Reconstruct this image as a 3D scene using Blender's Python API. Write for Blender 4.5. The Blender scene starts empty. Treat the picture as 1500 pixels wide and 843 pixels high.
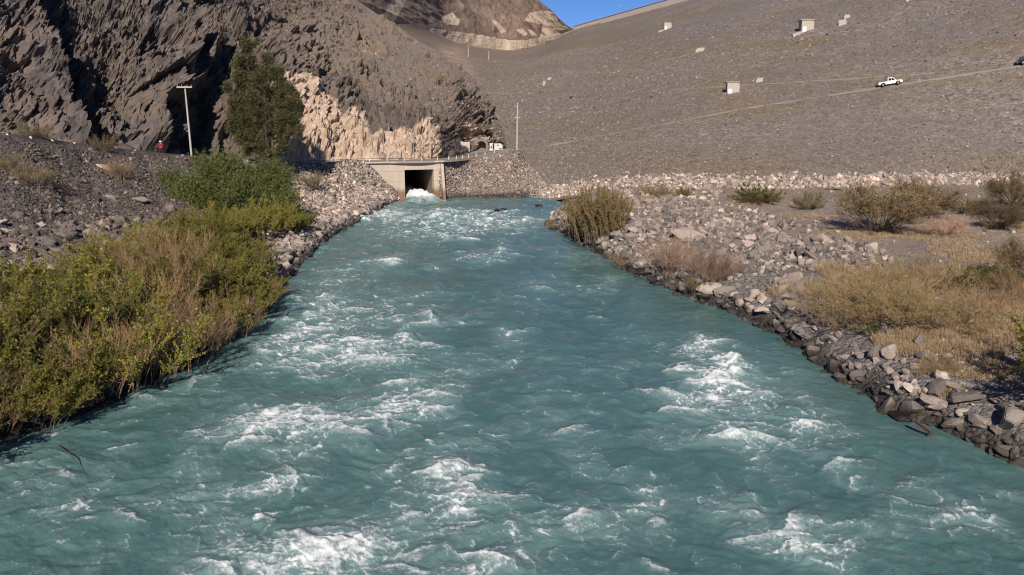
import bpy, bmesh, math, random
import numpy as np
from mathutils import Vector, Matrix
from mathutils.bvhtree import BVHTree

# ------------------------------------------------------------------ basics
random.seed(7)
RNG = np.random.default_rng(11)
sc = bpy.context.scene
COL = sc.collection
CAMZ = 14.0
PITCH = math.radians(12.26)
FPX = 1155.0
CP, SP = math.cos(PITCH), math.sin(PITCH)

def ray(px, py):
    r, u = (px - 750.0), (421.5 - py)
    d = np.array([r, FPX * CP + u * SP, -FPX * SP + u * CP])
    return d / np.linalg.norm(d)
def P(px, py, z=0.0):
    d = ray(px, py); t = (z - CAMZ) / d[2]
    return np.array([0, 0, CAMZ]) + d * t
def Q(px, py, D):
    d = ray(px, py); t = D / d[1]
    return np.array([0, 0, CAMZ]) + d * t

# ------------------------------------------------------------------ noise
def _h(ix, iy, iz, s):
    with np.errstate(over='ignore'):
        h = (ix.astype(np.uint32) * np.uint32(374761393) + iy.astype(np.uint32) * np.uint32(668265263)
             + iz.astype(np.uint32) * np.uint32(2147483647) + np.uint32((s * 2654435761) & 0xffffffff))
        h = (h ^ (h >> np.uint32(13))) * np.uint32(1274126177)
        h = (h ^ (h >> np.uint32(16))) * np.uint32(2246822519)
        return h ^ (h >> np.uint32(15))
def perlin2(x, y, s=0):
    x = np.asarray(x, dtype=np.float64); y = np.asarray(y, dtype=np.float64)
    xi = np.floor(x).astype(np.int64); yi = np.floor(y).astype(np.int64)
    xf = x - xi; yf = y - yi
    u = xf * xf * xf * (xf * (xf * 6 - 15) + 10); v = yf * yf * yf * (yf * (yf * 6 - 15) + 10)
    z = np.zeros_like(xi)
    def g(ix, iy, fx, fy):
        a = _h(ix, iy, z, s).astype(np.float64) * (2 * math.pi / 4294967296.0)
        return np.cos(a) * fx + np.sin(a) * fy
    n00 = g(xi, yi, xf, yf); n10 = g(xi + 1, yi, xf - 1, yf)
    n01 = g(xi, yi + 1, xf, yf - 1); n11 = g(xi + 1, yi + 1, xf - 1, yf - 1)
    return 1.5 * ((n00 * (1 - u) + n10 * u) * (1 - v) + (n01 * (1 - u) + n11 * u) * v)
def fbm(x, y, o=4, s=0, gain=.5, lac=2.03):
    r = 0; a = 1.0; t = 0
    for i in range(o):
        r = r + a * perlin2(x, y, s + i * 17); t += a
        a *= gain; x = x * lac + 3.7; y = y * lac - 1.3
    return r / t
def ridged(x, y, o=4, s=0, gain=.5, lac=2.03):
    r = 0; a = 1.0; t = 0
    for i in range(o):
        r = r + a * (1 - np.abs(perlin2(x, y, s + i * 17)) * 1.6); t += a
        a *= gain; x = x * lac + 3.7; y = y * lac - 1.3
    return r / t
def cell2(x, y, s=0):
    """F1, F2 distance and a random per cell"""
    xi = np.floor(x).astype(np.int64); yi = np.floor(y).astype(np.int64)
    f1 = np.full(np.shape(x), 9.0); f2 = np.full(np.shape(x), 9.0); idv = np.zeros(np.shape(x))
    for dx in (-1, 0, 1):
        for dy in (-1, 0, 1):
            cx = xi + dx; cy = yi + dy; z = np.zeros_like(cx)
            a = _h(cx, cy, z, s) / 4294967296.0; b = _h(cx, cy, z, s + 91) / 4294967296.0
            c = _h(cx, cy, z, s + 191) / 4294967296.0
            d = np.hypot(cx + a - x, cy + b - y)
            m = d < f1
            f2 = np.where(m, f1, np.minimum(f2, d)); idv = np.where(m, c, idv); f1 = np.where(m, d, f1)
    return f1, f2, idv
def facet(x, y, s=0, tilt=1.0):
    """fractured faces: every cell is a tilted plane of its own"""
    xi = np.floor(x).astype(np.int64); yi = np.floor(y).astype(np.int64)
    f1 = np.full(np.shape(x), 9.0); h = np.zeros(np.shape(x))
    for dx in (-1, 0, 1):
        for dy in (-1, 0, 1):
            cx = xi + dx; cy = yi + dy; z = np.zeros_like(cx)
            r = [_h(cx, cy, z, s + 101 * q) / 4294967296.0 for q in range(5)]
            ox = x - cx - r[0]; oy = y - cy - r[1]; d = np.hypot(ox, oy); m = d < f1
            h = np.where(m, (r[2] - .5) + tilt * ((r[3] - .5) * ox * 2 + (r[4] - .5) * oy * 2), h); f1 = np.where(m, d, f1)
    return h
def sstep(a, b, x):
    t = np.clip((x - a) / (b - a), 0, 1); return t * t * (3 - 2 * t)

# ------------------------------------------------------------------ mesh helpers
class Acc:
    def __init__(self): self.v = []; self.l = []; self.c = []; self.n = 0
    def add(self, V, F):
        V = np.asarray(V, dtype=np.float64).reshape(-1, 3); F = np.asarray(F, dtype=np.int64)
        self.v.append(V); self.l.append((F + self.n).ravel()); self.c.append(np.full(len(F), F.shape[1])); self.n += len(V)
        return self
    def box(self, c, s, M=None):
        x, y, z = np.array(s) / 2.0
        V = np.array([[-x,-y,-z],[x,-y,-z],[x,y,-z],[-x,y,-z],[-x,-y,z],[x,-y,z],[x,y,z],[-x,y,z]])
        if M is not None: V = V @ np.array(M).T
        return self.add(V + np.array(c), [[0,3,2,1],[4,5,6,7],[0,1,5,4],[1,2,6,5],[2,3,7,6],[3,0,4,7]])
    def prism(self, prof, y0, y1):
        """profile in x,z extruded along y"""
        n = len(prof); V = [[a, y0, b] for a, b in prof] + [[a, y1, b] for a, b in prof]
        self.add(V, [[i, (i + 1) % n, n + (i + 1) % n, n + i] for i in range(n)])
        b = self.n - 2 * n
        self.l.append(np.arange(n)[::-1] + b); self.c.append(np.array([n])); self.l.append(np.arange(n) + n + b); self.c.append(np.array([n]))
        return self
    def tube(self, pts, rad, sides=8):
        pts = np.asarray(pts, dtype=float)[None]; rad = np.broadcast_to(np.asarray(rad, dtype=float), (pts.shape[1],))[None]
        V, F = tubes(pts, rad, sides); b = self.n; self.add(V, F); K = pts.shape[1]
        self.l.append(np.arange(sides)[::-1] + b); self.c.append(np.array([sides]))
        self.l.append(np.arange(sides) + b + (K - 1) * sides); self.c.append(np.array([sides]))
        return self
    def build(self, name, mat, parent=None, smooth=False, attrs=None):
        me = bpy.data.meshes.new(name)
        V = np.concatenate(self.v) if self.v else np.zeros((0, 3)); L = np.concatenate(self.l); C = np.concatenate(self.c)
        me.vertices.add(len(V)); me.vertices.foreach_set('co', V.astype(np.float32).ravel())
        me.loops.add(len(L)); me.loops.foreach_set('vertex_index', L.astype(np.int32))
        me.polygons.add(len(C)); st = np.concatenate([[0], np.cumsum(C)[:-1]])
        me.polygons.foreach_set('loop_start', st.astype(np.int32)); me.polygons.foreach_set('loop_total', C.astype(np.int32))
        me.polygons.foreach_set('use_smooth', np.full(len(C), smooth))
        if attrs:
            for k, a in attrs.items():
                at = me.attributes.new(k, 'FLOAT', 'POINT'); at.data.foreach_set('value', np.asarray(a, dtype=np.float32).ravel())
        me.update(calc_edges=True); me.validate()
        if mat: me.materials.append(mat)
        o = bpy.data.objects.new(name, me); COL.objects.link(o)
        if parent: o.parent = parent
        return o

def tubes(Pt, Ra, sides=3):
    M, K, _ = Pt.shape
    T = np.gradient(Pt, axis=1); T /= np.linalg.norm(T, axis=2, keepdims=True) + 1e-9
    ref = np.where(np.abs(T[..., 2:3]) > .9, np.array([1., 0, 0]), np.array([0, 0, 1.]))
    A = np.cross(T, ref); A /= np.linalg.norm(A, axis=2, keepdims=True) + 1e-9
    B = np.cross(T, A)
    ang = np.arange(sides) * 2 * math.pi / sides
    V = Pt[:, :, None] + Ra[:, :, None, None] * (np.cos(ang)[None, None, :, None] * A[:, :, None] + np.sin(ang)[None, None, :, None] * B[:, :, None])
    idx = np.arange(M * K * sides).reshape(M, K, sides)
    a = idx[:, :-1]; b = idx[:, 1:]
    F = np.stack([a, np.roll(a, -1, 2), np.roll(b, -1, 2), b], -1).reshape(-1, 4)
    return V.reshape(-1, 3), F

def grid_faces(nu, nv):
    i = np.arange(nu * nv).reshape(nu, nv)
    return np.stack([i[:-1, :-1], i[1:, :-1], i[1:, 1:], i[:-1, 1:]], -1).reshape(-1, 4)
def grid_obj(name, G, mat, parent=None, smooth=False, attrs=None, flip=False):
    nu, nv, _ = G.shape; F = grid_faces(nu, nv)
    if flip: F = F[:, ::-1]
    return Acc().add(G.reshape(-1, 3), F).build(name, mat, parent, smooth, attrs)

def catmull(pts, n=None, ts=None):
    pts = np.asarray(pts, dtype=float); m = len(pts)
    t = np.linspace(0, m - 1, n) if ts is None else np.asarray(ts, dtype=float)
    i = np.clip(np.floor(t).astype(int), 0, m - 2); f = (t - i)[:, None]
    p0 = pts[np.maximum(i - 1, 0)]; p1 = pts[i]; p2 = pts[i + 1]; p3 = pts[np.minimum(i + 2, m - 1)]
    return .5 * (2 * p1 + (p2 - p0) * f + (2 * p0 - 5 * p1 + 4 * p2 - p3) * f ** 2 + (3 * p1 - p0 - 3 * p2 + p3) * f ** 3)

def sample_grid(G, u, v):
    nu, nv, _ = G.shape
    a = np.clip(u, 0, 1) * (nu - 1); b = np.clip(v, 0, 1) * (nv - 1)
    i = np.minimum(a.astype(int), nu - 2); j = np.minimum(b.astype(int), nv - 2); fa = (a - i)[:, None]; fb = (b - j)[:, None]
    return (G[i, j] * (1 - fa) + G[i + 1, j] * fa) * (1 - fb) + (G[i, j + 1] * (1 - fa) + G[i + 1, j + 1] * fa) * fb

def grid_normals(G):
    a = np.gradient(G, axis=0); b = np.gradient(G, axis=1)
    n = np.cross(a, b); n /= np.linalg.norm(n, axis=2, keepdims=True) + 1e-9
    return n

def tag(o, label=None, cat=None, group=None, kind=None):
    if label: o['label'] = label
    if cat: o['category'] = cat
    if group: o['group'] = group
    if kind: o['kind'] = kind
    return o
def empty(name, loc=(0, 0, 0), rz=0.0):
    o = bpy.data.objects.new(name, None); COL.objects.link(o); o.location = Vector(loc); o.rotation_euler = (0, 0, rz)
    o.empty_display_size = .2; return o
def copy_tree(o, parent=None):
    c = o.copy(); COL.objects.link(c)
    if parent: c.parent = parent
    for ch in list(o.children): copy_tree(ch, c)
    return c

# ------------------------------------------------------------------ materials
class NT:
    def __init__(self, name):
        self.m = bpy.data.materials.new(name); self.m.use_nodes = True
        self.t = self.m.node_tree; self.t.nodes.clear()
        self.out = self.n('ShaderNodeOutputMaterial'); self.b = self.n('ShaderNodeBsdfPrincipled')
        self.link(self.b.outputs[0], self.out.inputs[0]); self.b.inputs['Roughness'].default_value = .9
        self.b.inputs['Specular IOR Level'].default_value = .25
    def n(self, ty, **kw):
        x = self.t.nodes.new(ty)
        for k, v in kw.items(): setattr(x, k, v)
        return x
    def link(self, a, b): self.t.links.new(a, b)
    def set(self, sock, v):
        if hasattr(v, 'is_output') or isinstance(v, bpy.types.NodeSocket): self.link(v, sock)
        else: sock.default_value = v
    def pos(self): return self.n('ShaderNodeNewGeometry').outputs['Position']
    def obj(self): return self.n('ShaderNodeTexCoord').outputs['Object']
    def island(self): return self.n('ShaderNodeNewGeometry').outputs['Random Per Island']
    def rnd(self): return self.n('ShaderNodeObjectInfo').outputs['Random']
    def attr(self, a): return self.n('ShaderNodeAttribute', attribute_name=a).outputs['Fac']
    def noise(self, vec, scale, detail=4, rough=.55, dist=0):
        x = self.n('ShaderNodeTexNoise'); self.link(vec, x.inputs['Vector'])
        x.inputs['Scale'].default_value = scale; x.inputs['Detail'].default_value = detail
        x.inputs['Roughness'].default_value = rough; x.inputs['Distortion'].default_value = dist
        return x.outputs['Fac']
    def vor(self, vec, scale, out='Color', feature='F1', rand=1):
        x = self.n('ShaderNodeTexVoronoi', feature=feature); self.link(vec, x.inputs['Vector']); x.inputs['Scale'].default_value = scale
        x.inputs['Randomness'].default_value = rand
        return x.outputs[out]
    def math(self, op, a, b=0.0, c=0.0, clamp=False):
        x = self.n('ShaderNodeMath', operation=op); x.use_clamp = clamp
        self.set(x.inputs[0], a); self.set(x.inputs[1], b)
        if len(x.inputs) > 2: self.set(x.inputs[2], c)
        return x.outputs[0]
    def scale(self, vec, s):
        x = self.n('ShaderNodeMapping'); self.link(vec, x.inputs['Vector']); x.inputs['Scale'].default_value = s; return x.outputs[0]
    def ramp(self, fac, stops, interp='LINEAR'):
        x = self.n('ShaderNodeValToRGB'); x.color_ramp.interpolation = interp; self.link(fac, x.inputs[0]); e = x.color_ramp.elements
        while len(e) < len(stops): e.new(.5)
        for el, (p, c) in zip(e, stops):
            el.position = p; el.color = (c[0], c[1], c[2], 1) if hasattr(c, '__len__') else (c, c, c, 1)
        return x.outputs[0]
    def mix(self, f, a, b, mode='MIX'):
        x = self.n('ShaderNodeMix', data_type='RGBA', blend_type=mode); x.clamp_factor = True
        self.set(x.inputs[0], f)
        for s, v in ((x.inputs[6], a), (x.inputs[7], b)):
            if isinstance(v, bpy.types.NodeSocket): self.link(v, s)
            else: s.default_value = (v[0], v[1], v[2], 1)
        return x.outputs[2]
    def bump(self, h, strength=.5, dist=.1, normal=None):
        x = self.n('ShaderNodeBump'); x.inputs['Strength'].default_value = strength; x.inputs['Distance'].default_value = dist
        self.link(h, x.inputs['Height'])
        if normal is not None: self.link(normal, x.inputs['Normal'])
        return x.outputs[0]
    def z(self):
        x = self.n('ShaderNodeSeparateXYZ'); self.link(self.pos(), x.inputs[0]); return x.outputs[2]
    def color(self, c): self.set(self.b.inputs['Base Color'], c if isinstance(c, bpy.types.NodeSocket) else (*c, 1)); return self
    def norm(self, n): self.link(n, self.b.inputs['Normal']); return self
    def rough(self, r): self.set(self.b.inputs['Roughness'], r); return self

def simple(name, c, rough=.7, metal=0.0, var=.12, sc_=3.0):
    t = NT(name); n = t.noise(t.obj(), sc_, 5)
    t.color(t.mix(n, [x * (1 - var) for x in c], [min(1, x * (1 + var)) for x in c])).rough(rough)
    t.b.inputs['Metallic'].default_value = metal
    return t.m

def wet(t, c, lo=.15, hi=.75):
    """dark waterline stain on stones"""
    n = t.noise(t.pos(), 1.3, 3); zz = t.math('SUBTRACT', t.z(), t.math('MULTIPLY', n, .5))
    f = t.n('ShaderNodeMapRange'); t.link(zz, f.inputs[0]); f.inputs[1].default_value = lo; f.inputs[2].default_value = hi
    return t.mix(f.outputs[0], t.mix(.8, c, (.012, .010, .009)), c), f.outputs[0]

STONE = [(0, (.085, .073, .067)), (.3, (.16, .136, .122)), (.55, (.225, .186, .163)), (.72, (.285, .23, .198)), (.88, (.38, .305, .258)), (1, (.54, .44, .37))]
def stone_mat(name, mult=1.0, stops=STONE, island=True, wetline=True, warm=0):
    t = NT(name)
    r = t.island() if island else t.rnd()
    st = [(p, (c[0] * mult * (1 + warm), c[1] * mult, c[2] * mult * (1 - warm))) for p, c in stops]
    c = t.ramp(r, st); n = t.noise(t.obj(), 2.2, 6, .65); n2 = t.noise(t.obj(), 14, 4, .7)
    c = t.mix(t.math('MULTIPLY', t.math('SUBTRACT', n, .3, clamp=True), 1.0), c, (.24 * mult, .20 * mult, .17 * mult))
    c = t.mix(.35, c, t.ramp(n2, [(.3, .25), (.7, .85)]), 'OVERLAY')
    if wetline:
        c, f = wet(t, c); t.rough(t.math('MULTIPLY_ADD', f, .5, .42))
    t.color(c); t.norm(t.bump(t.math('ADD', n, t.math('MULTIPLY', n2, .35)), .55, .12)); return t.m
M_STONE = stone_mat('stone_mixed')
M_STONE_FACE = stone_mat('stone_face', 1.0, wetline=False, warm=.03, stops=[(0, (.075, .062, .055)), (.25, (.145, .121, .107)), (.7, (.205, .173, .151)), (.9, (.245, .21, .187)), (1, (.33, .285, .255))])
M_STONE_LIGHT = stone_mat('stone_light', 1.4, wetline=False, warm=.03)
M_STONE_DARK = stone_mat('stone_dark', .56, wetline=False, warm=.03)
M_BOULDER = stone_mat('boulder_grey', 1.0, island=False, stops=[(0, (.125, .108, .10)), (.4, (.205, .175, .158)), (.75, (.285, .236, .205)), (1, (.39, .32, .27))])
M_BOULDER_TAN = stone_mat('boulder_tan', 1.0, island=False, stops=[(0, (.36, .29, .235)), (.5, (.42, .345, .28)), (1, (.52, .44, .37))])
M_BOULDER_DARK = stone_mat('boulder_dark', 1.0, island=False, stops=[(0, (.07, .065, .064)), (1, (.12, .11, .105))])
M_BOULDER_WET = stone_mat('boulder_wet', .25, island=False); 

def ground_mat(name, kind):
    t = NT(name); p = t.pos()
    big = t.noise(p, .09, 5, .6); mid = t.noise(p, .7, 6, .65); fine = t.noise(p, 6, 4, .7)
    vc = t.n('ShaderNodeSeparateColor'); t.link(t.vor(p, 4.5), vc.inputs[0]); vr = vc.outputs[0]
    if kind == 'right':
        g = t.ramp(vr, [(0, (.12, .108, .102)), (.6, (.19, .172, .162)), (1, (.30, .26, .235))])
        dirt = t.mix(mid, (.225, .175, .145), (.32, .25, .205))
        c = t.mix(t.ramp(t.math('ADD', t.attr('dirt'), t.math('MULTIPLY', t.math('SUBTRACT', mid, .5), .8)), [(.35, 0.), (.65, 1.)]), g, dirt)
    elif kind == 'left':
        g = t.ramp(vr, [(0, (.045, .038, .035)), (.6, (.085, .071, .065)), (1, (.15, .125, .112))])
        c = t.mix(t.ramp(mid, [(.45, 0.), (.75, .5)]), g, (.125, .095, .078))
    c = t.mix(.35, c, t.ramp(fine, [(.3, .25), (.7, .8)]), 'OVERLAY')
    c = t.mix(t.ramp(big, [(.35, .0), (.7, .35)]), c, (.10, .085, .078))
    c, f = wet(t, c, .1, .9)
    t.color(c)
    hv = t.vor(p, 4.5, 'Distance'); hv2 = t.vor(p, 11, 'Distance')
    t.norm(t.bump(t.math('ADD', t.math('ADD', t.math('MULTIPLY', hv, -1.0), t.math('MULTIPLY', hv2, -.4)), t.math('MULTIPLY', fine, .3)), .8, .15))
    return t.m
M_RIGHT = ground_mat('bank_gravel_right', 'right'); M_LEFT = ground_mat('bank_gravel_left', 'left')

# dam face
t = NT('dam_rockfill'); p = t.pos()
vs = t.n('ShaderNodeSeparateColor'); t.link(t.vor(p, 1.9), vs.inputs[0])
vs2 = t.n('ShaderNodeSeparateColor'); t.link(t.vor(p, .8), vs2.inputs[0])
g = t.ramp(vs.outputs[0], [(0, (.115, .096, .084)), (.35, (.172, .143, .124)), (.7, (.21, .175, .152)), (.92, (.25, .21, .183)), (1, (.33, .285, .25))])
band = t.noise(t.scale(p, (.012, .012, .13)), 1.0, 4, .6)
c = t.mix(t.ramp(band, [(.47, 0.), (.57, .9)]), g, t.mix(vs.outputs[1], (.13, .10, .065), (.22, .17, .112)))
c = t.mix(t.ramp(t.noise(p, .025, 5, .6), [(.42, 0.), (.6, .7)]), c, t.mix(vs.outputs[1], (.125, .106, .10), (.19, .163, .153)))
c = t.mix(.3, c, t.ramp(t.noise(p, .35, 6, .7), [(.3, .2), (.7, .8)]), 'OVERLAY')
brown = t.mix(t.noise(p, .2, 5, .65), (.13, .10, .082), (.22, .17, .135))
c = t.mix(t.math('MULTIPLY', t.attr('brown'), .75), c, brown)
c = t.mix(t.math('MULTIPLY', t.attr('tan'), t.ramp(t.noise(p, .12, 5, .7), [(.4, .1), (.6, 1.)])), c, (.34, .255, .195))
t.color(c)
h = t.math('ADD', t.math('MULTIPLY', t.vor(p, 1.9, 'Distance'), -1.0), t.math('MULTIPLY', t.vor(p, .8, 'Distance'), -.9))
t.norm(t.bump(h, .35, .2)); M_DAM = t.m

# cliff
t = NT('cliff_rock'); p = t.pos()
n1 = t.noise(p, .12, 8, .65, .3); n2 = t.noise(t.scale(p, (1, 1, .45)), .8, 8, .7, .6); n3 = t.noise(p, 3.2, 6, .7)
c = t.ramp(n2, [(.28, (.042, .036, .034)), (.5, (.09, .077, .073)), (.7, (.165, .142, .132))])
c = t.mix(t.ramp(n1, [(.44, 0.), (.58, .8)]), c, t.mix(n3, (.095, .072, .058), (.19, .148, .118)))
vcl = t.n('ShaderNodeSeparateColor'); t.link(t.vor(t.scale(p, (1, 1, .6)), .8), vcl.inputs[0]); c = t.mix(.35, c, t.ramp(vcl.outputs[0], [(0, .2), (1, .8)]), 'OVERLAY')
scree = t.mix(n3, (.105, .085, .076), (.225, .185, .165))
scree = t.mix(t.ramp(t.noise(p, .07, 6, .7), [(.4, 0.), (.6, .85)]), scree, t.mix(n3, (.135, .098, .068), (.26, .19, .135)))
scree = t.mix(t.ramp(t.noise(p, .9, 4, .7), [(.6, 0.), (.68, .7)]), scree, (.055, .05, .03))
c = t.mix(t.math('MULTIPLY', t.attr('scree'), .85), c, scree)
tanc = t.ramp(t.noise(t.scale(p, (1, 1, .35)), 1.0, 8, .65, .4), [(.3, (.24, .175, .128)), (.45, (.41, .31, .232)), (.65, (.54, .425, .33))])
c = t.mix(t.ramp(t.math('ADD', t.attr('tan'), t.math('MULTIPLY', t.math('SUBTRACT', n2, .5), .9)), [(.42, 0.), (.56, 1.)]), c, tanc)
t.color(c)
vd = t.vor(t.scale(p, (1, 1, .5)), 1.1, 'Distance', 'DISTANCE_TO_EDGE')
t.norm(t.bump(t.math('ADD', t.math('ADD', n2, t.math('MULTIPLY', n3, .4)), t.math('MULTIPLY', t.math('MINIMUM', vd, .2), 1.0)), .7, .32)); M_CLIFF = t.m

# far mountain
t = NT('mountain_rock'); p = t.pos()
n1 = t.noise(p, .02, 8, .65, .5); n2 = t.noise(t.scale(p, (1, 1, .5)), .12, 8, .7, .5)
c = t.ramp(n1, [(.35, (.125, .088, .07)), (.55, (.2, .145, .115)), (.7, (.24, .195, .145))])
c = t.mix(.6, c, t.ramp(n2, [(.3, .2), (.7, .8)]), 'OVERLAY')
tanc = t.ramp(t.noise(t.scale(p, (1, 1, .25)), .25, 6, .7), [(.3, (.32, .245, .19)), (.65, (.50, .405, .32))])
c = t.mix(t.ramp(t.math('ADD', t.attr('tan'), t.math('MULTIPLY', t.math('SUBTRACT', n2, .5), .6)), [(.42, 0.), (.55, 1.)]), c, tanc)
t.color(c); t.norm(t.bump(n2, .9, 3.0)); M_MOUNT = t.m

# concrete, road etc.
t = NT('old_concrete'); p = t.pos(); n = t.noise(t.scale(p, (1, 1, .18)), 1.2, 6, .65); n2 = t.noise(p, 5, 5, .7)
c = t.mix(t.ramp(n, [(.35, 0.), (.7, .55)]), (.50, .42, .335), (.33, .27, .21)); c = t.mix(.2, c, t.ramp(n2, [(.3, .2), (.7, .8)]), 'OVERLAY')
zz = t.n('ShaderNodeMapRange'); t.link(t.math('SUBTRACT', t.z(), t.math('MULTIPLY', n, .8)), zz.inputs[0]); zz.inputs[1].default_value = 1.0; zz.inputs[2].default_value = 1.9
c = t.mix(zz.outputs[0], (.22, .13, .085), c)
jl = t.math('LESS_THAN', t.math('FRACT', t.math('DIVIDE', t.math('ADD', t.z(), .2), 1.72)), .035); c = t.mix(t.math('MULTIPLY', jl, .5), c, (.14, .11, .085)); t.color(c); t.norm(t.bump(n2, .3, .05)); M_CONC = t.m
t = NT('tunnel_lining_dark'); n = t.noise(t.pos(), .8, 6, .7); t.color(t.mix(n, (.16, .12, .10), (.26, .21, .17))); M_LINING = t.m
M_PALE = simple('pale_concrete', (.42, .365, .315), .85, var=.18, sc_=.8)
M_PARAPET = simple('parapet_concrete', (.58, .52, .46), .85, var=.15, sc_=.4)
t = NT('dirt_road'); n = t.noise(t.pos(), .8, 6, .7); n2 = t.noise(t.pos(), 5, 4, .7); t.color(t.mix(n, (.21, .175, .15), t.mix(n2, (.25, .21, .18), (.36, .305, .26)))); t.norm(t.bump(n2, .4, .06)); M_ROAD = t.m
t = NT('dirt_track'); n = t.noise(t.pos(), .5, 6, .7); t.color(t.mix(n, (.18, .152, .133), (.26, .22, .19))); M_TRACK = t.m
M_WOODPOLE = simple('weathered_pole', (.42, .36, .30), .85, var=.2, sc_=2)
M_CONCPOLE = simple('concrete_pole', (.44, .40, .35), .85, var=.12)
M_DARKMETAL = simple('dark_metal', (.05, .045, .042), .5, .6)
M_RUST = simple('rusty_steel', (.13, .085, .06), .7, .4, .35, 6)
M_GALV = simple('galvanised_steel', (.35, .33, .31), .5, .5)
M_WHITE = simple('white_paint', (.78, .77, .74), .45, var=.04)
t = NT('car_paint_white'); t.color((.8, .8, .79)).rough(.3); t.b.inputs['Coat Weight'].default_value = .4; M_CARWHITE = t.m
t = NT('car_paint_dark'); t.color((.02, .02, .022)).rough(.3); t.b.inputs['Coat Weight'].default_value = .4; M_CARDARK = t.m
t = NT('dark_glass'); t.color((.012, .014, .016)).rough(.08); M_GLASS = t.m
t = NT('tyre_rubber'); t.color((.02, .02, .02)).rough(.85); M_TYRE = t.m
t = NT('red_lamp'); t.color((.4, .02, .015)).rough(.3); M_REDLAMP = t.m
t = NT('clear_lamp'); t.color((.7, .7, .68)).rough(.15); M_LAMP = t.m

def leaf_mat(name, stops, transl=.3, spec=.25):
    t = NT(name); r = t.island(); p = t.obj()
    c = t.ramp(r, stops); k = t.noise(p, .9, 3, .6)
    c = t.mix(t.ramp(k, [(.35, 0.), (.7, .6)]), c, stops[-1][1])
    hs = t.n('ShaderNodeHueSaturation'); t.link(c, hs.inputs['Color'])
    t.link(t.math('MULTIPLY_ADD', t.rnd(), .75, .55), hs.inputs['Value']); hs.inputs['Hue'].default_value = .5
    c = hs.outputs[0]
    t.color(c).rough(.6); t.b.inputs['Specular IOR Level'].default_value = spec
    tr = t.n('ShaderNodeBsdfTranslucent'); t.link(c, tr.inputs[0]); mx = t.n('ShaderNodeMixShader'); mx.inputs[0].default_value = transl
    t.link(t.b.outputs[0], mx.inputs[1]); t.link(tr.outputs[0], mx.inputs[2]); t.link(mx.outputs[0], t.out.inputs[0]); return t.m
L_YG = leaf_mat('leaf_yellow_green', [(0, (.07, .095, .015)), (.4, (.165, .19, .026)), (.8, (.29, .275, .042)), (1, (.35, .255, .075))])
L_GREEN = leaf_mat('leaf_green', [(0, (.042, .065, .02)), (.5, (.09, .118, .034)), (1, (.175, .18, .055))])
L_CYP = leaf_mat('leaf_conifer', [(0, (.06, .07, .026)), (.5, (.135, .14, .05)), (1, (.24, .205, .09))], .15)
L_DRY = leaf_mat('leaf_dry_brown', [(0, (.12, .065, .03)), (.5, (.24, .14, .062)), (1, (.36, .235, .115))])
L_OLIVE = leaf_mat('leaf_olive', [(0, (.14, .125, .042)), (.5, (.27, .22, .085)), (1, (.38, .30, .145))])
L_GREY = leaf_mat('leaf_grey_green', [(0, (.14, .13, .065)), (.5, (.22, .195, .10)), (1, (.3, .26, .16))])
L_PINK = leaf_mat('twig_pinkish', [(0, (.34, .215, .15)), (.5, (.5, .34, .245)), (1, (.62, .45, .34))])
L_BROOM = leaf_mat('twig_broom', [(0, (.22, .155, .07)), (.5, (.36, .26, .12)), (1, (.48, .36, .18))])
L_GRASS = leaf_mat('grass_dry', [(0, (.34, .235, .13)), (.5, (.52, .375, .22)), (1, (.66, .51, .33))])
M_STEM = simple('stem_bark', (.20, .145, .105), .9, var=.3)
M_STEM_DARK = simple('stem_dark', (.085, .062, .048), .9, var=.3)
M_STEM_PALE = simple('stem_pale', (.32, .215, .125), .9, var=.25)

# water
t = NT('turquoise_water'); p = t.pos()
n1 = t.noise(p, .16, 4, .6); fo = t.attr('foam')
base = t.mix(n1, (.052, .120, .115), (.07, .148, .143))
base = t.mix(t.math('MULTIPLY', t.attr('milky'), .6), base, (.23, .335, .335))
fn = t.noise(p, 5.5, 6, .75, .6); fn2 = t.noise(p, 22, 3, .7)
f = t.math('ADD', fo, t.math('MULTIPLY', t.math('SUBTRACT', fn, .5), 1.0))
f = t.math('ADD', f, t.math('MULTIPLY', t.math('SUBTRACT', fn2, .5), .6))
ff = t.n('ShaderNodeMapRange'); t.link(f, ff.inputs[0]); ff.inputs[1].default_value = .2; ff.inputs[2].default_value = .98; ff.interpolation_type = 'SMOOTHSTEP'
fac = ff.outputs[0]
t.color(t.mix(fac, base, (.74, .765, .76))); t.rough(t.math('MULTIPLY_ADD', fac, .5, .22))
t.b.inputs['IOR'].default_value = 1.33; t.b.inputs['Specular IOR Level'].default_value = .5
w1 = t.noise(p, 1.6, 5, .6, .8); w2 = t.noise(t.scale(p, (1.3, 1, 1)), 6.0, 4, .65, .5)
t.norm(t.bump(t.math('ADD', t.math('ADD', w1, t.math('MULTIPLY', w2, .35)), t.math('MULTIPLY', fac, .5)), .24, .2)); M_WATER = t.m

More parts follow.
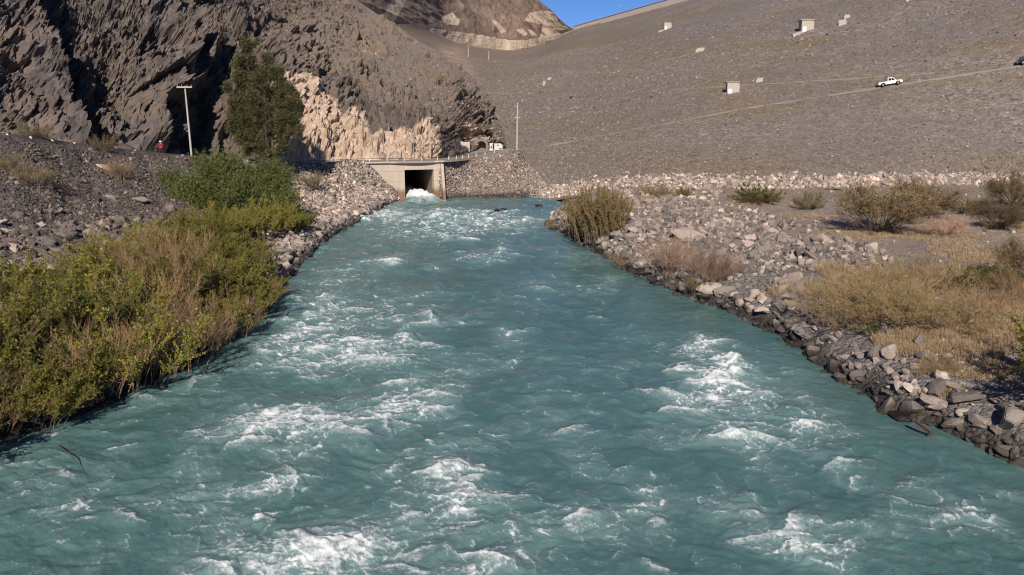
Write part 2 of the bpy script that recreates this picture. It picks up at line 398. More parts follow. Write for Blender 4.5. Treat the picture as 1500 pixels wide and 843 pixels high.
# ------------------------------------------------------------------ camera, light, world
cam_d = bpy.data.cameras.new('camera'); cam = bpy.data.objects.new('camera', cam_d); COL.objects.link(cam)
cam.location = (0, 0, CAMZ); cam.rotation_euler = (math.pi / 2 - PITCH, 0, 0)
cam_d.sensor_width = 36; cam_d.lens = 36 * FPX / 1500; cam_d.clip_start = .5; cam_d.clip_end = 6000
sc.camera = cam
SUN_EL, SUN_AZ = math.radians(34), math.radians(-4)      # the sun stands behind the camera, a little to its left
sd = Vector((math.sin(SUN_AZ) * math.cos(SUN_EL), -math.cos(SUN_AZ) * math.cos(SUN_EL), math.sin(SUN_EL)))  # towards the sun
sl = bpy.data.lights.new('sun', 'SUN'); sl.energy = 4.9; sl.angle = math.radians(.53); sl.color = (1, .90, .79)
so = bpy.data.objects.new('sun', sl); COL.objects.link(so); so.rotation_euler = sd.to_track_quat('Z', 'Y').to_euler(); so.location = (0, -50, 120)
w = bpy.data.worlds.new('World'); sc.world = w; w.use_nodes = True; wt = w.node_tree; wt.nodes.clear()
sk = wt.nodes.new('ShaderNodeTexSky'); sk.sky_type = 'NISHITA'; sk.sun_disc = False; sk.sun_elevation = SUN_EL
sk.sun_rotation = math.atan2(sd.x, sd.y); sk.altitude = 4600; sk.dust_density = 0; sk.air_density = .78; sk.ozone_density = 8.0
bg = wt.nodes.new('ShaderNodeBackground'); bg.inputs[1].default_value = .092; wo = wt.nodes.new('ShaderNodeOutputWorld')
wt.links.new(sk.outputs[0], bg.inputs[0]); wt.links.new(bg.outputs[0], wo.inputs[0])
vs_ = sc.view_settings; sc.display_settings.display_device = 'sRGB'; vs_.view_transform = 'Standard'; vs_.look = 'None'; vs_.exposure = .24; sc.cycles.filter_width = 1.15; vs_.gamma = 1; vs_.use_curve_mapping = False

# ------------------------------------------------------------------ rock shapes
def hull_rock(seed, n=12, flat=(1, .85, .65)):
    r = random.Random(seed); bm = bmesh.new()
    for _ in range(n):
        v = Vector((r.gauss(0, 1), r.gauss(0, 1), r.gauss(0, 1))).normalized() * r.uniform(.8, 1.0)
        bm.verts.new((v.x * flat[0], v.y * flat[1], v.z * flat[2]))
    res = bmesh.ops.convex_hull(bm, input=bm.verts)
    bmesh.ops.delete(bm, geom=list({g for g in res['geom_interior'] + res['geom_unused'] if isinstance(g, bmesh.types.BMVert)}), context='VERTS')
    bmesh.ops.triangulate(bm, faces=bm.faces); bmesh.ops.recalc_face_normals(bm, faces=bm.faces)
    bm.verts.index_update()
    V = np.array([v.co[:] for v in bm.verts]); F = np.array([[v.index for v in f.verts] for f in bm.faces]); bm.free()
    return V, F
SMALL = [hull_rock(100 + i, 9 + i % 4) for i in range(10)]
MEDIUM = [hull_rock(200 + i, 15 + i % 6) for i in range(12)]

def scatter(name, pts, size, mat, variants=SMALL, sink=.15, rng=RNG, parent=None, flat=1.0):
    N = len(pts); acc = Acc(); pick = rng.integers(0, len(variants), N)
    q = rng.normal(size=(N, 4)); q /= np.linalg.norm(q, axis=1, keepdims=True)
    w_, x, y, z = q.T
    R = np.stack([1-2*(y*y+z*z), 2*(x*y-z*w_), 2*(x*z+y*w_), 2*(x*y+z*w_), 1-2*(x*x+z*z), 2*(y*z-x*w_), 2*(x*z-y*w_), 2*(y*z+x*w_), 1-2*(x*x+y*y)], -1).reshape(N, 3, 3)
    asp = np.stack([rng.uniform(.8, 1.25, N), rng.uniform(.75, 1.1, N), rng.uniform(.6, 1.0, N)], -1)
    for k, (V, F) in enumerate(variants):
        m = np.where(pick == k)[0]
        if not len(m): continue
        W = np.einsum('nij,nvj->nvi', R[m], V[None] * asp[m][:, None]) * size[m][:, None, None]
        W[..., 2] *= flat
        W = W + pts[m][:, None]; W[..., 2] += (size[m] * (.35 - sink))[:, None]
        nv = len(V); FF = (F[None] + (np.arange(len(m)) * nv)[:, None, None]).reshape(-1, 3)
        acc.add(W.reshape(-1, 3), FF)
    return acc.build(name, mat, parent)

def boulder_mesh(seed):
    r = random.Random(seed); V, F = hull_rock(seed, r.randint(13, 20), (1, r.uniform(.75, .95), r.uniform(.55, .8)))
    bm = bmesh.new(); vs = [bm.verts.new(v) for v in V]
    for f in F: bm.faces.new([vs[i] for i in f])
    bmesh.ops.dissolve_limit(bm, angle_limit=math.radians(14), verts=bm.verts, edges=bm.edges)
    bmesh.ops.bevel(bm, geom=list(bm.edges), offset=.07, segments=2, affect='EDGES', clamp_overlap=True)
    bmesh.ops.triangulate(bm, faces=bm.faces)
    bmesh.ops.subdivide_edges(bm, edges=[e for e in bm.edges if e.calc_length() > .3], cuts=2, use_grid_fill=True)
    bmesh.ops.triangulate(bm, faces=bm.faces)
    from mathutils import noise
    off = Vector((seed * 3.1, seed * 1.7, 0)); bm.normal_update()
    for v in bm.verts:
        v.co += v.normal * (noise.fractal(v.co * 2.0 + off, .8, 2.1, 4) * .06)
    me = bpy.data.meshes.new('boulder'); bm.to_mesh(me); bm.free(); return me
BOULDERS = [boulder_mesh(900 + i) for i in range(14)]
BM = {}
for mname, m in (('grey', M_BOULDER), ('tan', M_BOULDER_TAN), ('dark', M_BOULDER_DARK), ('wet', M_BOULDER_WET)):
    BM[mname] = []
    for me in BOULDERS:
        c = me.copy(); c.materials.append(m); BM[mname].append(c)
N_B = [0]
def boulder(p, s, tone='grey', label='', group=None, var=None, rot=None, sz=(1, 1, 1), lift=.25, name='boulder'):
    k = random.randrange(14) if var is None else var
    o = bpy.data.objects.new(name, BM[tone][k]); COL.objects.link(o)
    o.location = (p[0], p[1], p[2] + s * lift * sz[2]); o.scale = (s * sz[0], s * sz[1], s * sz[2])
    o.rotation_euler = (random.uniform(-.35, .35), random.uniform(-.35, .35), random.uniform(0, 6.28)) if rot is None else rot
    tag(o, label, 'boulder', group); N_B[0] += 1; return o

# ------------------------------------------------------------------ left bank, road, tunnel positions
TUN_ANG = math.radians(20)
TO = Q(615, 291, 134.0); TO[2] = 0.0                              # opening, bottom centre
AX = np.array([math.cos(TUN_ANG), math.sin(TUN_ANG), 0]); AY = np.array([-math.sin(TUN_ANG), math.cos(TUN_ANG), 0])
def tloc(x, y, z): return TO + AX * x + AY * y + np.array([0, 0, z])
WLpx = [(-250, 770), (-100, 712), (0, 668), (90, 640), (190, 600), (270, 556), (345, 508), (388, 470), (405, 437), (440, 398), (483, 352), (528, 326), (572, 300), (586, 294)]
WL = [P(x, y, 0) for x, y in WLpx]
RD = [np.array([-66, 42, 14.2]), np.array([-60, 56, 13.8]), np.array([-56, 68, 13.2]), Q(0, 199, 80), Q(60, 206, 86), Q(130, 215, 93), Q(200, 223, 99), Q(245, 228, 103),
      Q(290, 231, 108), Q(350, 235, 115), Q(430, 239, 122), Q(480, 240, 127), tloc(-9.3, -.3, 6.5), tloc(-4.2, -.6, 1.2)]
NU, NV = 520, 220
s = np.linspace(0, 1, NV)
Wc = catmull(WL, NU); Rc = catmull(RD, NU)
prof_s = [0, .03, .10, .25, .5, .62, 1]; prof_z = [-.12, .02, .12, .19, .34, .42, 1.0]     # fraction of the rise
fr = np.interp(s, prof_s, prof_z)
GL = Wc[:, None] * (1 - s)[None, :, None] + Rc[:, None] * s[None, :, None]
GL[..., 2] = -.35 + (Rc[:, 2] + .35)[:, None] * np.clip(fr, -.1, 1)[None]
GL[..., 2] = np.where(s[None] < .03, -1.2 + (s[None] / .03) * 1.3, GL[..., 2] + .25)
damp = np.clip(np.minimum(s / .03, (1 - s) / .05), 0, 1)[None]
GL[..., 2] += damp * ((.55 + .5 * sstep(.4, .6, s)[None]) * fbm(GL[..., 0] / 5, GL[..., 1] / 5, 4, 3) + .22 * ridged(GL[..., 0] / 1.1, GL[..., 1] / 1.1, 3, 9) - .12)
# gullies running down the upper slope
uu = np.linspace(0, 13, NU)[:, None]
GL[..., 2] -= damp * sstep(.5, .8, s)[None] * .5 * np.maximum(0, perlin2(uu * 2.2 + s[None] * .8, s[None] * 2.0, 5))
# extend under the water
ext = GL[:, :1].copy(); ext[..., 0] += 4; ext[..., 2] = -4
GLx = np.concatenate([ext, GL], 1)
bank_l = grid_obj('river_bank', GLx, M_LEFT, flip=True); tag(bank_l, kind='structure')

# road (outer edge RD -> inner edge), continues over the tunnel and up the dam
ROAD = RD[:12] + [tloc(-9.6, .05, 6.62), tloc(3.9, .05, 6.62), Q(700, 230.5, 148), Q(757, 219.5, 158)]
ROAD = np.array(ROAD)
def offset_line(L, d):
    T = np.gradient(L[:, :2], axis=0); T /= np.linalg.norm(T, axis=1, keepdims=True)
    o = L.copy(); o[:, 0] -= T[:, 1] * d; o[:, 1] += T[:, 0] * d; return o
ro = catmull(ROAD, 240); ro[:, 2] += .03
ri = offset_line(ro, 5.2); mid = (ro + ri) / 2; mid[:, 2] += .12
sk_ = ro.copy(); sk_ = offset_line(ro, -.12); sk_[:, 2] -= .3
ins = offset_line(ri, 3.0); ins[:, 2] += .15
roadG = np.stack([sk_, ro, mid, ri, ins], 1)
tag(grid_obj('road', roadG, M_ROAD, flip=True), kind='structure')

# ------------------------------------------------------------------ hillside / cliff
tops = [(-420, -260, 110), (-300, -230, 130), (-200, -220, 145), (-100, -200, 155), (-20, -200, 162), (60, -200, 170), (130, -200, 177), (190, -190, 184), (250, -180, 190), (310, -160, 196), (385, -110, 204), (440, -62, 210), (528, 4, 216), (650, 84, 206), (700, 122, 196), (739, 196, 182)]
ft = offset_line(ROAD, 5.4); ft[:, 2] -= .5
ft[14] = Q(700, 222, 160); ft[15] = Q(742, 216, 176)
tp = np.array([Q(x, y, D) for x, y, D in tops])
CU, CV = 760, 420
Fc = catmull(ft, CU); Tc = catmull(tp, CU)
v = np.linspace(0, 1, CV); vv = v[None]
vv2 = np.where(vv < .5, vv, vv)
GH = Fc[:, None] * (1 - vv[..., None]) + Tc[:, None] * vv[..., None]
tcol = np.linspace(0, 15, CU)[:, None] * np.ones((1, CV))
# concave/convex: steep foot
steep = np.interp(tcol, [0, 9, 10.5, 13, 15], [.10, .12, .16, .06, 0.0])
GH[..., 2] += steep * (Tc[:, 2] - Fc[:, 2])[:, None] * np.sin(np.pi * vv ** .6)
Nn = grid_normals(GH); Nn *= -np.sign((Nn * np.array([.5, -1, .6])).sum(2, keepdims=True)) * -1
ulen = np.concatenate([[0], np.cumsum(np.linalg.norm(np.diff((Fc + Tc) / 2, axis=0), axis=1))])[:, None]
vlen = np.linalg.norm(Tc - Fc, axis=1)[:, None] * vv
U_ = ulen + 0 * vlen; V_ = vlen
# pixel of each base point, used only to lay out the tan cut, the scree and the buttresses where the photo has them
dep = GH[..., 1] * CP - (GH[..., 2] - CAMZ) * SP
PX = 750 + FPX * GH[..., 0] / dep; PY = 421.5 - FPX * (GH[..., 1] * SP + (GH[..., 2] - CAMZ) * CP) / dep
crag = sstep(470, 340, PX + (PY - 100) * .3) 
crag = np.maximum(crag, sstep(40, 0, PY) * sstep(330, 400, PX) * .6)
endf = sstep(15, 14.2, tcol) * sstep(0, .02, vv) * sstep(1.0, .97, vv)
dsp = 3.2 * fbm(U_ / 16, V_ / 26, 4, 21) + 1.6 * (ridged(U_ / 7 + .2 * fbm(U_ / 5, V_ / 5, 2, 4), V_ / 15, 4, 31) - .5)
f1, f2, idv = cell2(U_ / 4.2 + .35 * fbm(U_ / 3, V_ / 3, 3, 8), V_ / 7.5 + .4 * fbm(U_ / 4, V_ / 4, 3, 6), 3)
block = (idv - .5) * 2.4 + (f2 - f1) * 1.5
f1b, f2b, idb = cell2(U_ / 1.5 + .3 * fbm(U_ / 1.2, V_ / 1.5, 2, 8), V_ / 2.4, 13)
block2 = (idb - .5) * 1.15 + (f2b - f1b) * .7
f1c, f2c, idc = cell2(U_ / .75 + .3 * fbm(U_ / .8, V_ / .8, 2, 8), V_ / 1.1, 23)
block2 = block2 + (idc - .5) * .5 + (f2c - f1c) * .25
outc = 1.25 * sstep(-.02, .3, fbm(U_ / 11, V_ / 12, 4, 105) + .25 * sstep(.55, .1, vv))
fine = .45 * (ridged(U_ / 1.6, V_ / 2.6, 4, 41) - .5) + .25 * fbm(U_ / .7, V_ / .8, 3, 51)
sA = U_ * .83 + V_ * .55 + 1.2 * fbm(U_ / 6, V_ / 6, 3, 301); tA = U_ * .55 - V_ * .83 + 1.2 * fbm(U_ / 6, V_ / 6, 3, 302)
fac1 = facet(sA / 8, tA / 9, 311, .85); fac2 = facet(sA / 3.1 + .2 * fbm(U_, V_, 2, 4), tA / 3.3, 312, 1.0); fac3 = facet(sA / 1.05, tA / 1.15 + .2 * fbm(U_, V_, 2, 5), 313, 1.1)
strat = ridged(sA / 1.7, tA / 14, 2, 321)
faces = 2.6 * fac1 + 1.25 * fac2 + .75 * fac3 + .34 * facet(sA / .45, tA / .5, 314, 1.2) + .18 * (strat - .5) + .22 * fbm(U_ / .6, V_ / .6, 3, 51)
dsp = dsp * (.3 + .45 * crag) + crag * faces + (1 - crag) * (fine * .7 + .35 * fac3 + (1.5 * fac2 + .7 * fac3) * outc + .9 * outc * (ridged(U_ / 3, V_ / 4.5, 4, 131) - .5) + 1.0 * (ridged(U_ / 3.4 + V_ * .06, V_ / 16, 3, 77) - .5))
# buttresses: bulges with a sharp wall on the side away from the sun
def buttress(edge, width, amp, ylo, yhi):
    e = np.interp(PY, [q[1] for q in edge], [q[0] for q in edge]) + 10 * fbm(U_ / 4, V_ / 5, 3, 61)
    d = e - PX
    return amp * np.where(d > 0, np.exp(-np.maximum(d, 0) / width), np.exp(np.minimum(d, 0) / 4.0)) * sstep(ylo - 20, ylo + 20, PY) * sstep(yhi + 12, yhi - 12, PY)
dsp -= 5.5 * crag
dsp += buttress([(30, -60), (62, 20), (92, 90), (125, 200)], 40, 8.5, -60, 260) * crag
dsp += buttress([(250, -40), (320, 60), (300, 110), (225, 150), (240, 225)], 34, 6.0, -20, 260)
dsp += buttress([(180, -60), (290, 60), (262, 120), (275, 190), (268, 225)], 44, 5.5, -60, 260)
dsp += buttress([(365, 20), (352, 100), (338, 170), (345, 230)], 26, 5, 30, 260)
dsp -= 7.5 * np.exp(-((PX - np.interp(PY, [0, 60, 130, 200], [72, 98, 125, 150])) / 16) ** 2) * sstep(-20, 40, PY) * crag
dsp -= 5.5 * np.exp(-((PX - np.interp(PY, [130, 170, 230], [300, 318, 345])) / 24) ** 2) * sstep(100, 160, PY)
# tan cut: two exposed steps with vertical ribs
def poly_mask(poly, soft=10):
    poly = np.array(poly, float); n = len(poly); inside = np.zeros(PX.shape, bool); dmin = np.full(PX.shape, 1e9)
    for i in range(n):
        a = poly[i]; b = poly[(i + 1) % n]
        c_ = ((a[1] > PY) != (b[1] > PY)) & (PX < (b[0] - a[0]) * (PY - a[1]) / (b[1] - a[1] + 1e-9) + a[0]); inside ^= c_
        ab = b - a; t_ = np.clip(((PX - a[0]) * ab[0] + (PY - a[1]) * ab[1]) / (ab @ ab), 0, 1)
        dmin = np.minimum(dmin, np.hypot(PX - a[0] - t_ * ab[0], PY - a[1] - t_ * ab[1]))
    return np.clip(.5 + np.where(inside, 1, -1) * dmin / soft / 2, 0, 1)
tan = np.maximum(poly_mask([(402, 245), (405, 100), (440, 108), (470, 130), (492, 150), (505, 168), (532, 172), (548, 205), (552, 245)], 9),
                 .8 * poly_mask([(545, 245), (545, 200), (570, 188), (600, 192), (640, 180), (646, 200), (640, 245)], 8))
tan = np.maximum(tan, .58 * poly_mask([(690, 225), (665, 175), (700, 182), (716, 200), (720, 225)], 8))
rib = ridged(U_ / 2.0 + .35 * fbm(U_ / 3, V_ / 4, 3, 5), V_ / 9, 3, 88)
dsp = dsp * (1 - .55 * tan) + tan * (.45 * rib - .3 + 1.5 * facet(U_ / 2.4 + .3 * fbm(U_ / 2, V_ / 2, 2, 9), V_ / 5.5, 401, 1.0) + .55 * facet(U_ / .9, V_ / 1.8, 402, 1.1) + .25 * facet(U_ / .42, V_ / .7, 403, 1.2)) + sstep(.5, .9, tan) * 1.0 * np.clip(poly_mask([(400, 250), (405, 180), (500, 175), (548, 205), (552, 250)], 14), 0, 1)
GH = GH + Nn * (dsp * endf)[..., None]
GH[:, 0] = Fc; 
scr = np.clip((1 - crag) * sstep(.12, .35, vv + .12 * fbm(U_ / 9, V_ / 9, 3, 71)), 0, 1)
back = GH[:, -1:].copy(); back[..., 1] += 60; back[..., 0] -= 20; back[..., 2] -= 40
GHx = np.concatenate([GH, back], 1)
pad = lambda a: np.concatenate([a, a[:, -1:]], 1)
hill = grid_obj('hillside', GHx, M_CLIFF, attrs={'tan': pad(tan), 'scree': pad(scr)}, flip=True); tag(hill, kind='structure')

# ------------------------------------------------------------------ dam
toe = np.array([(150, 40, 4.5), (115, 98, 4.2), (77, 119, 3.6), (56, 117, 3.5), (35, 114, 3.4), (21, 117.5, 3.0), (11, 128, 1.2), (4, 137, -.6), (-9, 141, -.4), (-14, 152, 4), (-24, 190, 12), (-50, 250, 26), (-95, 335, 46)], float)
A0 = P(1010, 0, 75); A1 = P(840, 46, 75); nd = (A1 - A0) / np.linalg.norm(A1 - A0); LA = np.linalg.norm(A1 - A0)
crest = np.array([A0 - 430 * nd, A0 - 300 * nd, A0 - 200 * nd, A0 - 130 * nd, A0 - 55 * nd, A0 + 15 * nd, A0 + 70 * nd, A0 + 120 * nd, A1, P(800, 64, 75), P(750, 74, 75), P(680, 66, 75), P(605, 34, 75)])
DU, DV = 620, 300
tc = catmull(toe, DU); cc = catmull(crest, DU)
wv = np.linspace(0, 1, DV) ** 1.7
GD = tc[:, None] * (1 - wv)[None, :, None] + cc[:, None] * wv[None, :, None]
GD[..., 2] += .22 * fbm(GD[..., 0] / 2.2, GD[..., 1] / 2.2, 3, 12) + .5 * fbm(GD[..., 0] / 22, GD[..., 1] / 22, 3, 14) * np.clip(wv * 12, 0, 1)[None] * np.clip((1 - wv) * 12, 0, 1)[None]
depd = GD[..., 1] * CP - (GD[..., 2] - CAMZ) * SP
DPX = 750 + FPX * GD[..., 0] / depd; DPY = 421.5 - FPX * (GD[..., 1] * SP + (GD[..., 2] - CAMZ) * CP) / depd
brown = sstep(800, 690, DPX + (DPY - 90) * .3) 
tanD = np.clip(1.6 - np.abs(DPX - np.interp(DPY, [60, 80, 110, 125], [655, 665, 680, 700])) / 16, 0, 1) * sstep(60, 78, DPY) * sstep(130, 112, DPY)
dam = empty('dam', (34, 113, 3))
tag(dam, 'huge grey rockfill dam whose sloping gravel face fills the background, pale parapet on its crest', 'dam')
bpy.context.view_layer.update()
def under(o, par):
    o.parent = par; o.matrix_parent_inverse = par.matrix_world.inverted(); return o
emb = under(grid_obj('embankment', GD, M_DAM, attrs={'brown': brown, 'tan': tanD}, flip=True), dam)
# crest: parapet and roadway behind it
cl = catmull(crest[:9], 160)
def strip_section(L, sec):
    T = np.gradient(L, axis=0); T[:, 2] = 0; T /= np.linalg.norm(T, axis=1, keepdims=True); Nr = np.stack([T[:, 1], -T[:, 0], 0 * T[:, 0]], 1)
    return np.stack([L + Nr * a + np.array([0, 0, b]) for a, b in sec], 1)
pw = strip_section(cl, [(0, -1.0), (0, 3.4), (-.25, 3.4), (.12, 3.4), (.12, 3.75), (.9, 3.75), (.9, 3.4), (.8, 3.4), (.8, -1.0)])
under(grid_obj('parapet', pw, M_PARAPET), dam)
under(grid_obj('crest_roadway', strip_section(cl, [(.8, .02), (11, .02), (12, -1), (150, -70)]), M_ROAD), dam)

# BVHs for placing things on the terrain
def bvh(o):
    me = o.data; V = np.empty(len(me.vertices) * 3); me.vertices.foreach_get('co', V); V = V.reshape(-1, 3)
    L = np.empty(len(me.loops), dtype=np.int32); me.loops.foreach_get('vertex_index', L)
    return BVHTree.FromPolygons(V.tolist(), L.reshape(-1, 4).tolist())
B_DAM = bvh(emb); B_HILL = bvh(hill); B_LEFT = bvh(bank_l)
def hit(B, px, py, org=(0, 0, CAMZ)):
    r = B.ray_cast(Vector(org), Vector(ray(px, py)))
    return None if r[0] is None else np.array(r[0])
def drop(B, x, y, z0=300):
    r = B.ray_cast(Vector((x, y, z0)), Vector((0, 0, -1)))
    return None if r[0] is None else r[0].z

# ------------------------------------------------------------------ far mountain with the tan road cut
cols = [(430, -32), (520, 0), (560, 16), (610, 38), (650, 58), (680, 66), (715, 71), (750, 73.5), (800, 63.5), (841, 45.5), (880, 34)]
wallh = [(430, -36), (520, -4), (560, 12), (610, 33), (650, 47), (680, 50), (715, 55), (750, 60), (800, 55), (841, 43.5), (880, 33)]
sky_ = [(430, -230), (520, -190), (560, -170), (610, -150), (650, -128), (690, -95), (735, -55), (775, -12), (806, 14), (839, 42), (880, 33)]
lowr, r0, r1, r2 = [], [], [], []
for (a, b, c_) in zip(cols, wallh, sky_):
    p0 = P(a[0], a[1], 75); p0[2] += .3; D0 = p0[1]
    r0.append(p0); p1 = Q(b[0], b[1], D0 + 5); r1.append(p1)
    rise = max(2, (421.5 - c_[1]) * 0 + (a[1] - c_[1])) ; p2 = Q(c_[0], c_[1], D0 + 8 + rise * .85); r2.append(p2)
    lo = p0 * 1.0; lo[1] += 6; lo[2] -= 22; lowr.append(lo)
MU = 420
rows = [catmull(x, MU) for x in (lowr, r0, r1, r2)]
segs = [(0, 1, 8), (1, 2, 26), (2, 3, 200)]
parts_ = []; bandv = []
for a, b, n in segs:
    k = np.linspace(0, 1, n, endpoint=False)
    parts_.append(rows[a][:, None] * (1 - k)[None, :, None] + rows[b][:, None] * k[None, :, None]); bandv += [a + x for x in k]
parts_.append(rows[3][:, None]); bandv.append(3.0)
GM = np.concatenate(parts_, 1); bandv = np.array(bandv)[None]
nm = grid_normals(GM); nm *= np.sign((nm * np.array([0, -1, .5])).sum(2, keepdims=True))
am = sstep(1.98, 2.15, bandv) * sstep(3.0, 2.93, bandv)
dM = 9 * fbm(GM[..., 0] / 60, GM[..., 2] / 50, 5, 17) + 5 * (ridged(GM[..., 0] / 24 + GM[..., 2] / 60, GM[..., 2] / 50, 4, 27) - .5)
GM = GM + nm * (dM * am)[..., None] + nm * (1.6 * (ridged(GM[..., 0] / 9, GM[..., 2] / 12, 4, 37) - .5))[..., None] * sstep(1.0, 1.2, bandv)[..., None] * sstep(3.0, 2.97, bandv)[..., None]
dm = GM[..., 1] * CP - (GM[..., 2] - CAMZ) * SP
PX = 750 + FPX * GM[..., 0] / dm; PY = 421.5 - FPX * (GM[..., 1] * SP + (GM[..., 2] - CAMZ) * CP) / dm
tanM = sstep(.9, 1.05, bandv) * sstep(2.06, 1.96, bandv) * sstep(610, 650, PX)
for pl in ([(648, 26), (662, 18), (674, 30), (671, 37), (650, 36)], [(720, 30), (728, 31), (741, 46), (734, 49)], [(755, 44), (764, 42), (773, 50), (769, 53)], [(773, 43), (780, 45), (786, 52), (779, 53)],
           [(768, 31), (775, 20), (792, 16), (806, 17), (822, 24), (850, 48), (790, 60), (795, 36)]):
    tanM = np.maximum(tanM, poly_mask(pl, 3.0))
tanM = np.maximum(tanM, .75 * poly_mask([(555, 30), (575, -5), (600, -5), (580, 32)], 6))
bk = GM[:, -1:].copy(); bk[..., 1] += 120; bk[..., 2] -= 110
mount = grid_obj('mountain', np.concatenate([GM, bk], 1), M_MOUNT, attrs={'tan': pad(tanM)}, flip=True); tag(mount, kind='structure')

# far ground
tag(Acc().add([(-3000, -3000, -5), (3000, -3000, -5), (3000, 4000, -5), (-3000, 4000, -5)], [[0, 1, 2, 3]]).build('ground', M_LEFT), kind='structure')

# ------------------------------------------------------------------ right bank (height field)
WRpx = [(1760, 820), (1620, 745), (1500, 690), (1400, 645), (1310, 606), (1210, 545), (1110, 478), (1010, 437), (925, 402), (885, 376), (842, 352), (802, 332), (808, 322), (826, 318), (845, 306), (858, 297), (872, 292), (900, 289)]
WR = np.array([P(x, y, 0)[:2] for x, y in WRpx])
WRd = catmull(np.c_[WR, 0 * WR[:, :1]], 300)[:, :2]
WRd = WRd + .8 * np.stack([fbm(WRd[:, 0] / 2.5, WRd[:, 1] / 2.5, 3, 5), fbm(WRd[:, 0] / 2.5, WRd[:, 1] / 2.5, 3, 6)], 1)
def sdist(X, Y):
    """signed distance to the right waterline, positive on land"""
    dmin = np.full(X.shape, 1e9); sg = np.ones(X.shape)
    for i in range(len(WRd) - 1):
        a, b = WRd[i], WRd[i + 1]; ab = b - a; L2 = ab @ ab + 1e-9
        t_ = np.clip(((X - a[0]) * ab[0] + (Y - a[1]) * ab[1]) / L2, 0, 1)
        d = np.hypot(X - a[0] - t_ * ab[0], Y - a[1] - t_ * ab[1]); m = d < dmin
        cr = ab[0] * (Y - a[1]) - ab[1] * (X - a[0])
        sg = np.where(m, np.where(cr > 0, -1, 1), sg); dmin = np.where(m, d, dmin)
    return dmin * sg
def zR(X, Y, d=None):
    d = sdist(X, Y) if d is None else d
    top = 2.0 + np.clip((Y - 30) / 85, 0, 1) * 1.3
    z = np.interp(d, [-4, -1.2, 0, 1.2, 3.0, 6, 10, 40], [-1.7, -.6, -.05, .45, .8, .93, 1.0, 1.08])
    z = np.where(z > 0, z * top, z * 2)
    am = sstep(0, 3, d)
    return z + am * (.35 * fbm(X / 7, Y / 7, 3, 33) + .12 * fbm(X / 1.6, Y / 1.6, 3, 34)) + .06 * fbm(X / .5, Y / .5, 2, 35)
gx = np.arange(2, 130, .36); gy = np.arange(12, 146, .36); XX, YY = np.meshgrid(gx, gy, indexing='ij')
DR = sdist(XX, YY); ZR = zR(XX, YY, DR)
# keep it below the dam face behind the toe line
GRt = np.stack([XX, YY, ZR], -1)
dirt = .3 + sstep(8, 14, DR + 5 * fbm(XX / 9, YY / 9, 3, 44)) * sstep(62, 80, YY + XX * .1 + 8 * fbm(XX / 12, YY / 12, 2, 45)) + .9 * sstep(7, 10, DR) * sstep(60, 40, YY) 
bank_r = grid_obj('river_bank', GRt, M_RIGHT, attrs={'dirt': np.clip(dirt, 0, 1)}); tag(bank_r, kind='structure')
B_RIGHT = bvh(bank_r)

# riprap apron below the road right of the tunnel
ab_ = np.array([tloc(3.3, -.9, -.8), P(680, 293, -.3), P(730, 293, -.3), P(775, 292.5, -.3), P(803, 291.5, -.3)])
at_ = np.array([tloc(3.6, .2, 6.6), Q(700, 231, 147.6), Q(757, 220.5, 157.4), hit(B_DAM, 775, 240) + [0, -.1, .1], hit(B_DAM, 800, 270) + [0, -.1, .05]])
au = 120; av = 50
G0 = catmull(ab_, au); G1 = catmull(at_, au); k = np.linspace(0, 1, av)
GA = G0[:, None] * (1 - k)[None, :, None] + G1[:, None] * k[None, :, None]
GA[..., 2] += .25 * fbm(GA[..., 0] / 1.5, GA[..., 2] / 1.2, 3, 3) + .1 * np.sin(np.pi * k)[None]
tag(grid_obj('road_embankment', GA, M_DAM, attrs={'brown': np.zeros((au, av)), 'tan': np.zeros((au, av))}, flip=True), kind='structure')

exec_stage_2 = True
# @@STAGE2
# ------------------------------------------------------------------ water
NR, NC = 880, 1240
Dg = 9.0 * (152 / 9.0) ** np.linspace(0, 1, NR)
Tg = np.linspace(-.98, .86, NC)
Dm, Tm = np.meshgrid(Dg, Tg, indexing='ij'); X = Dm * Tm; Y = Dm
a1 = 1.6 * fbm(X / 6, Y / 5, 2, 1); a2 = 1.6 * fbm(X / 6, Y / 5, 2, 2)
wx = X + a1 + .7 * fbm((X + a1) / 1.9, (Y + a2) / 1.9, 2, 11); wy = Y + a2 + .7 * fbm((X + a1) / 1.9, (Y + a2) / 1.9, 2, 12)
big = fbm(wx / 7, wy / 6, 3, 3)
med = .5 + .5 * fbm(wx / 3.4, wy / 2.8, 3, 5)
sml = fbm(wx / 1.0, wy / .95, 4, 7)
H = .20 * big + .20 * (med - .5) + .085 * sml + .03 * fbm(X / .45, Y / .4, 3, 8)
swl = fbm(wx / 2.2, wy / 2.0, 2, 19); H += .09 * swl
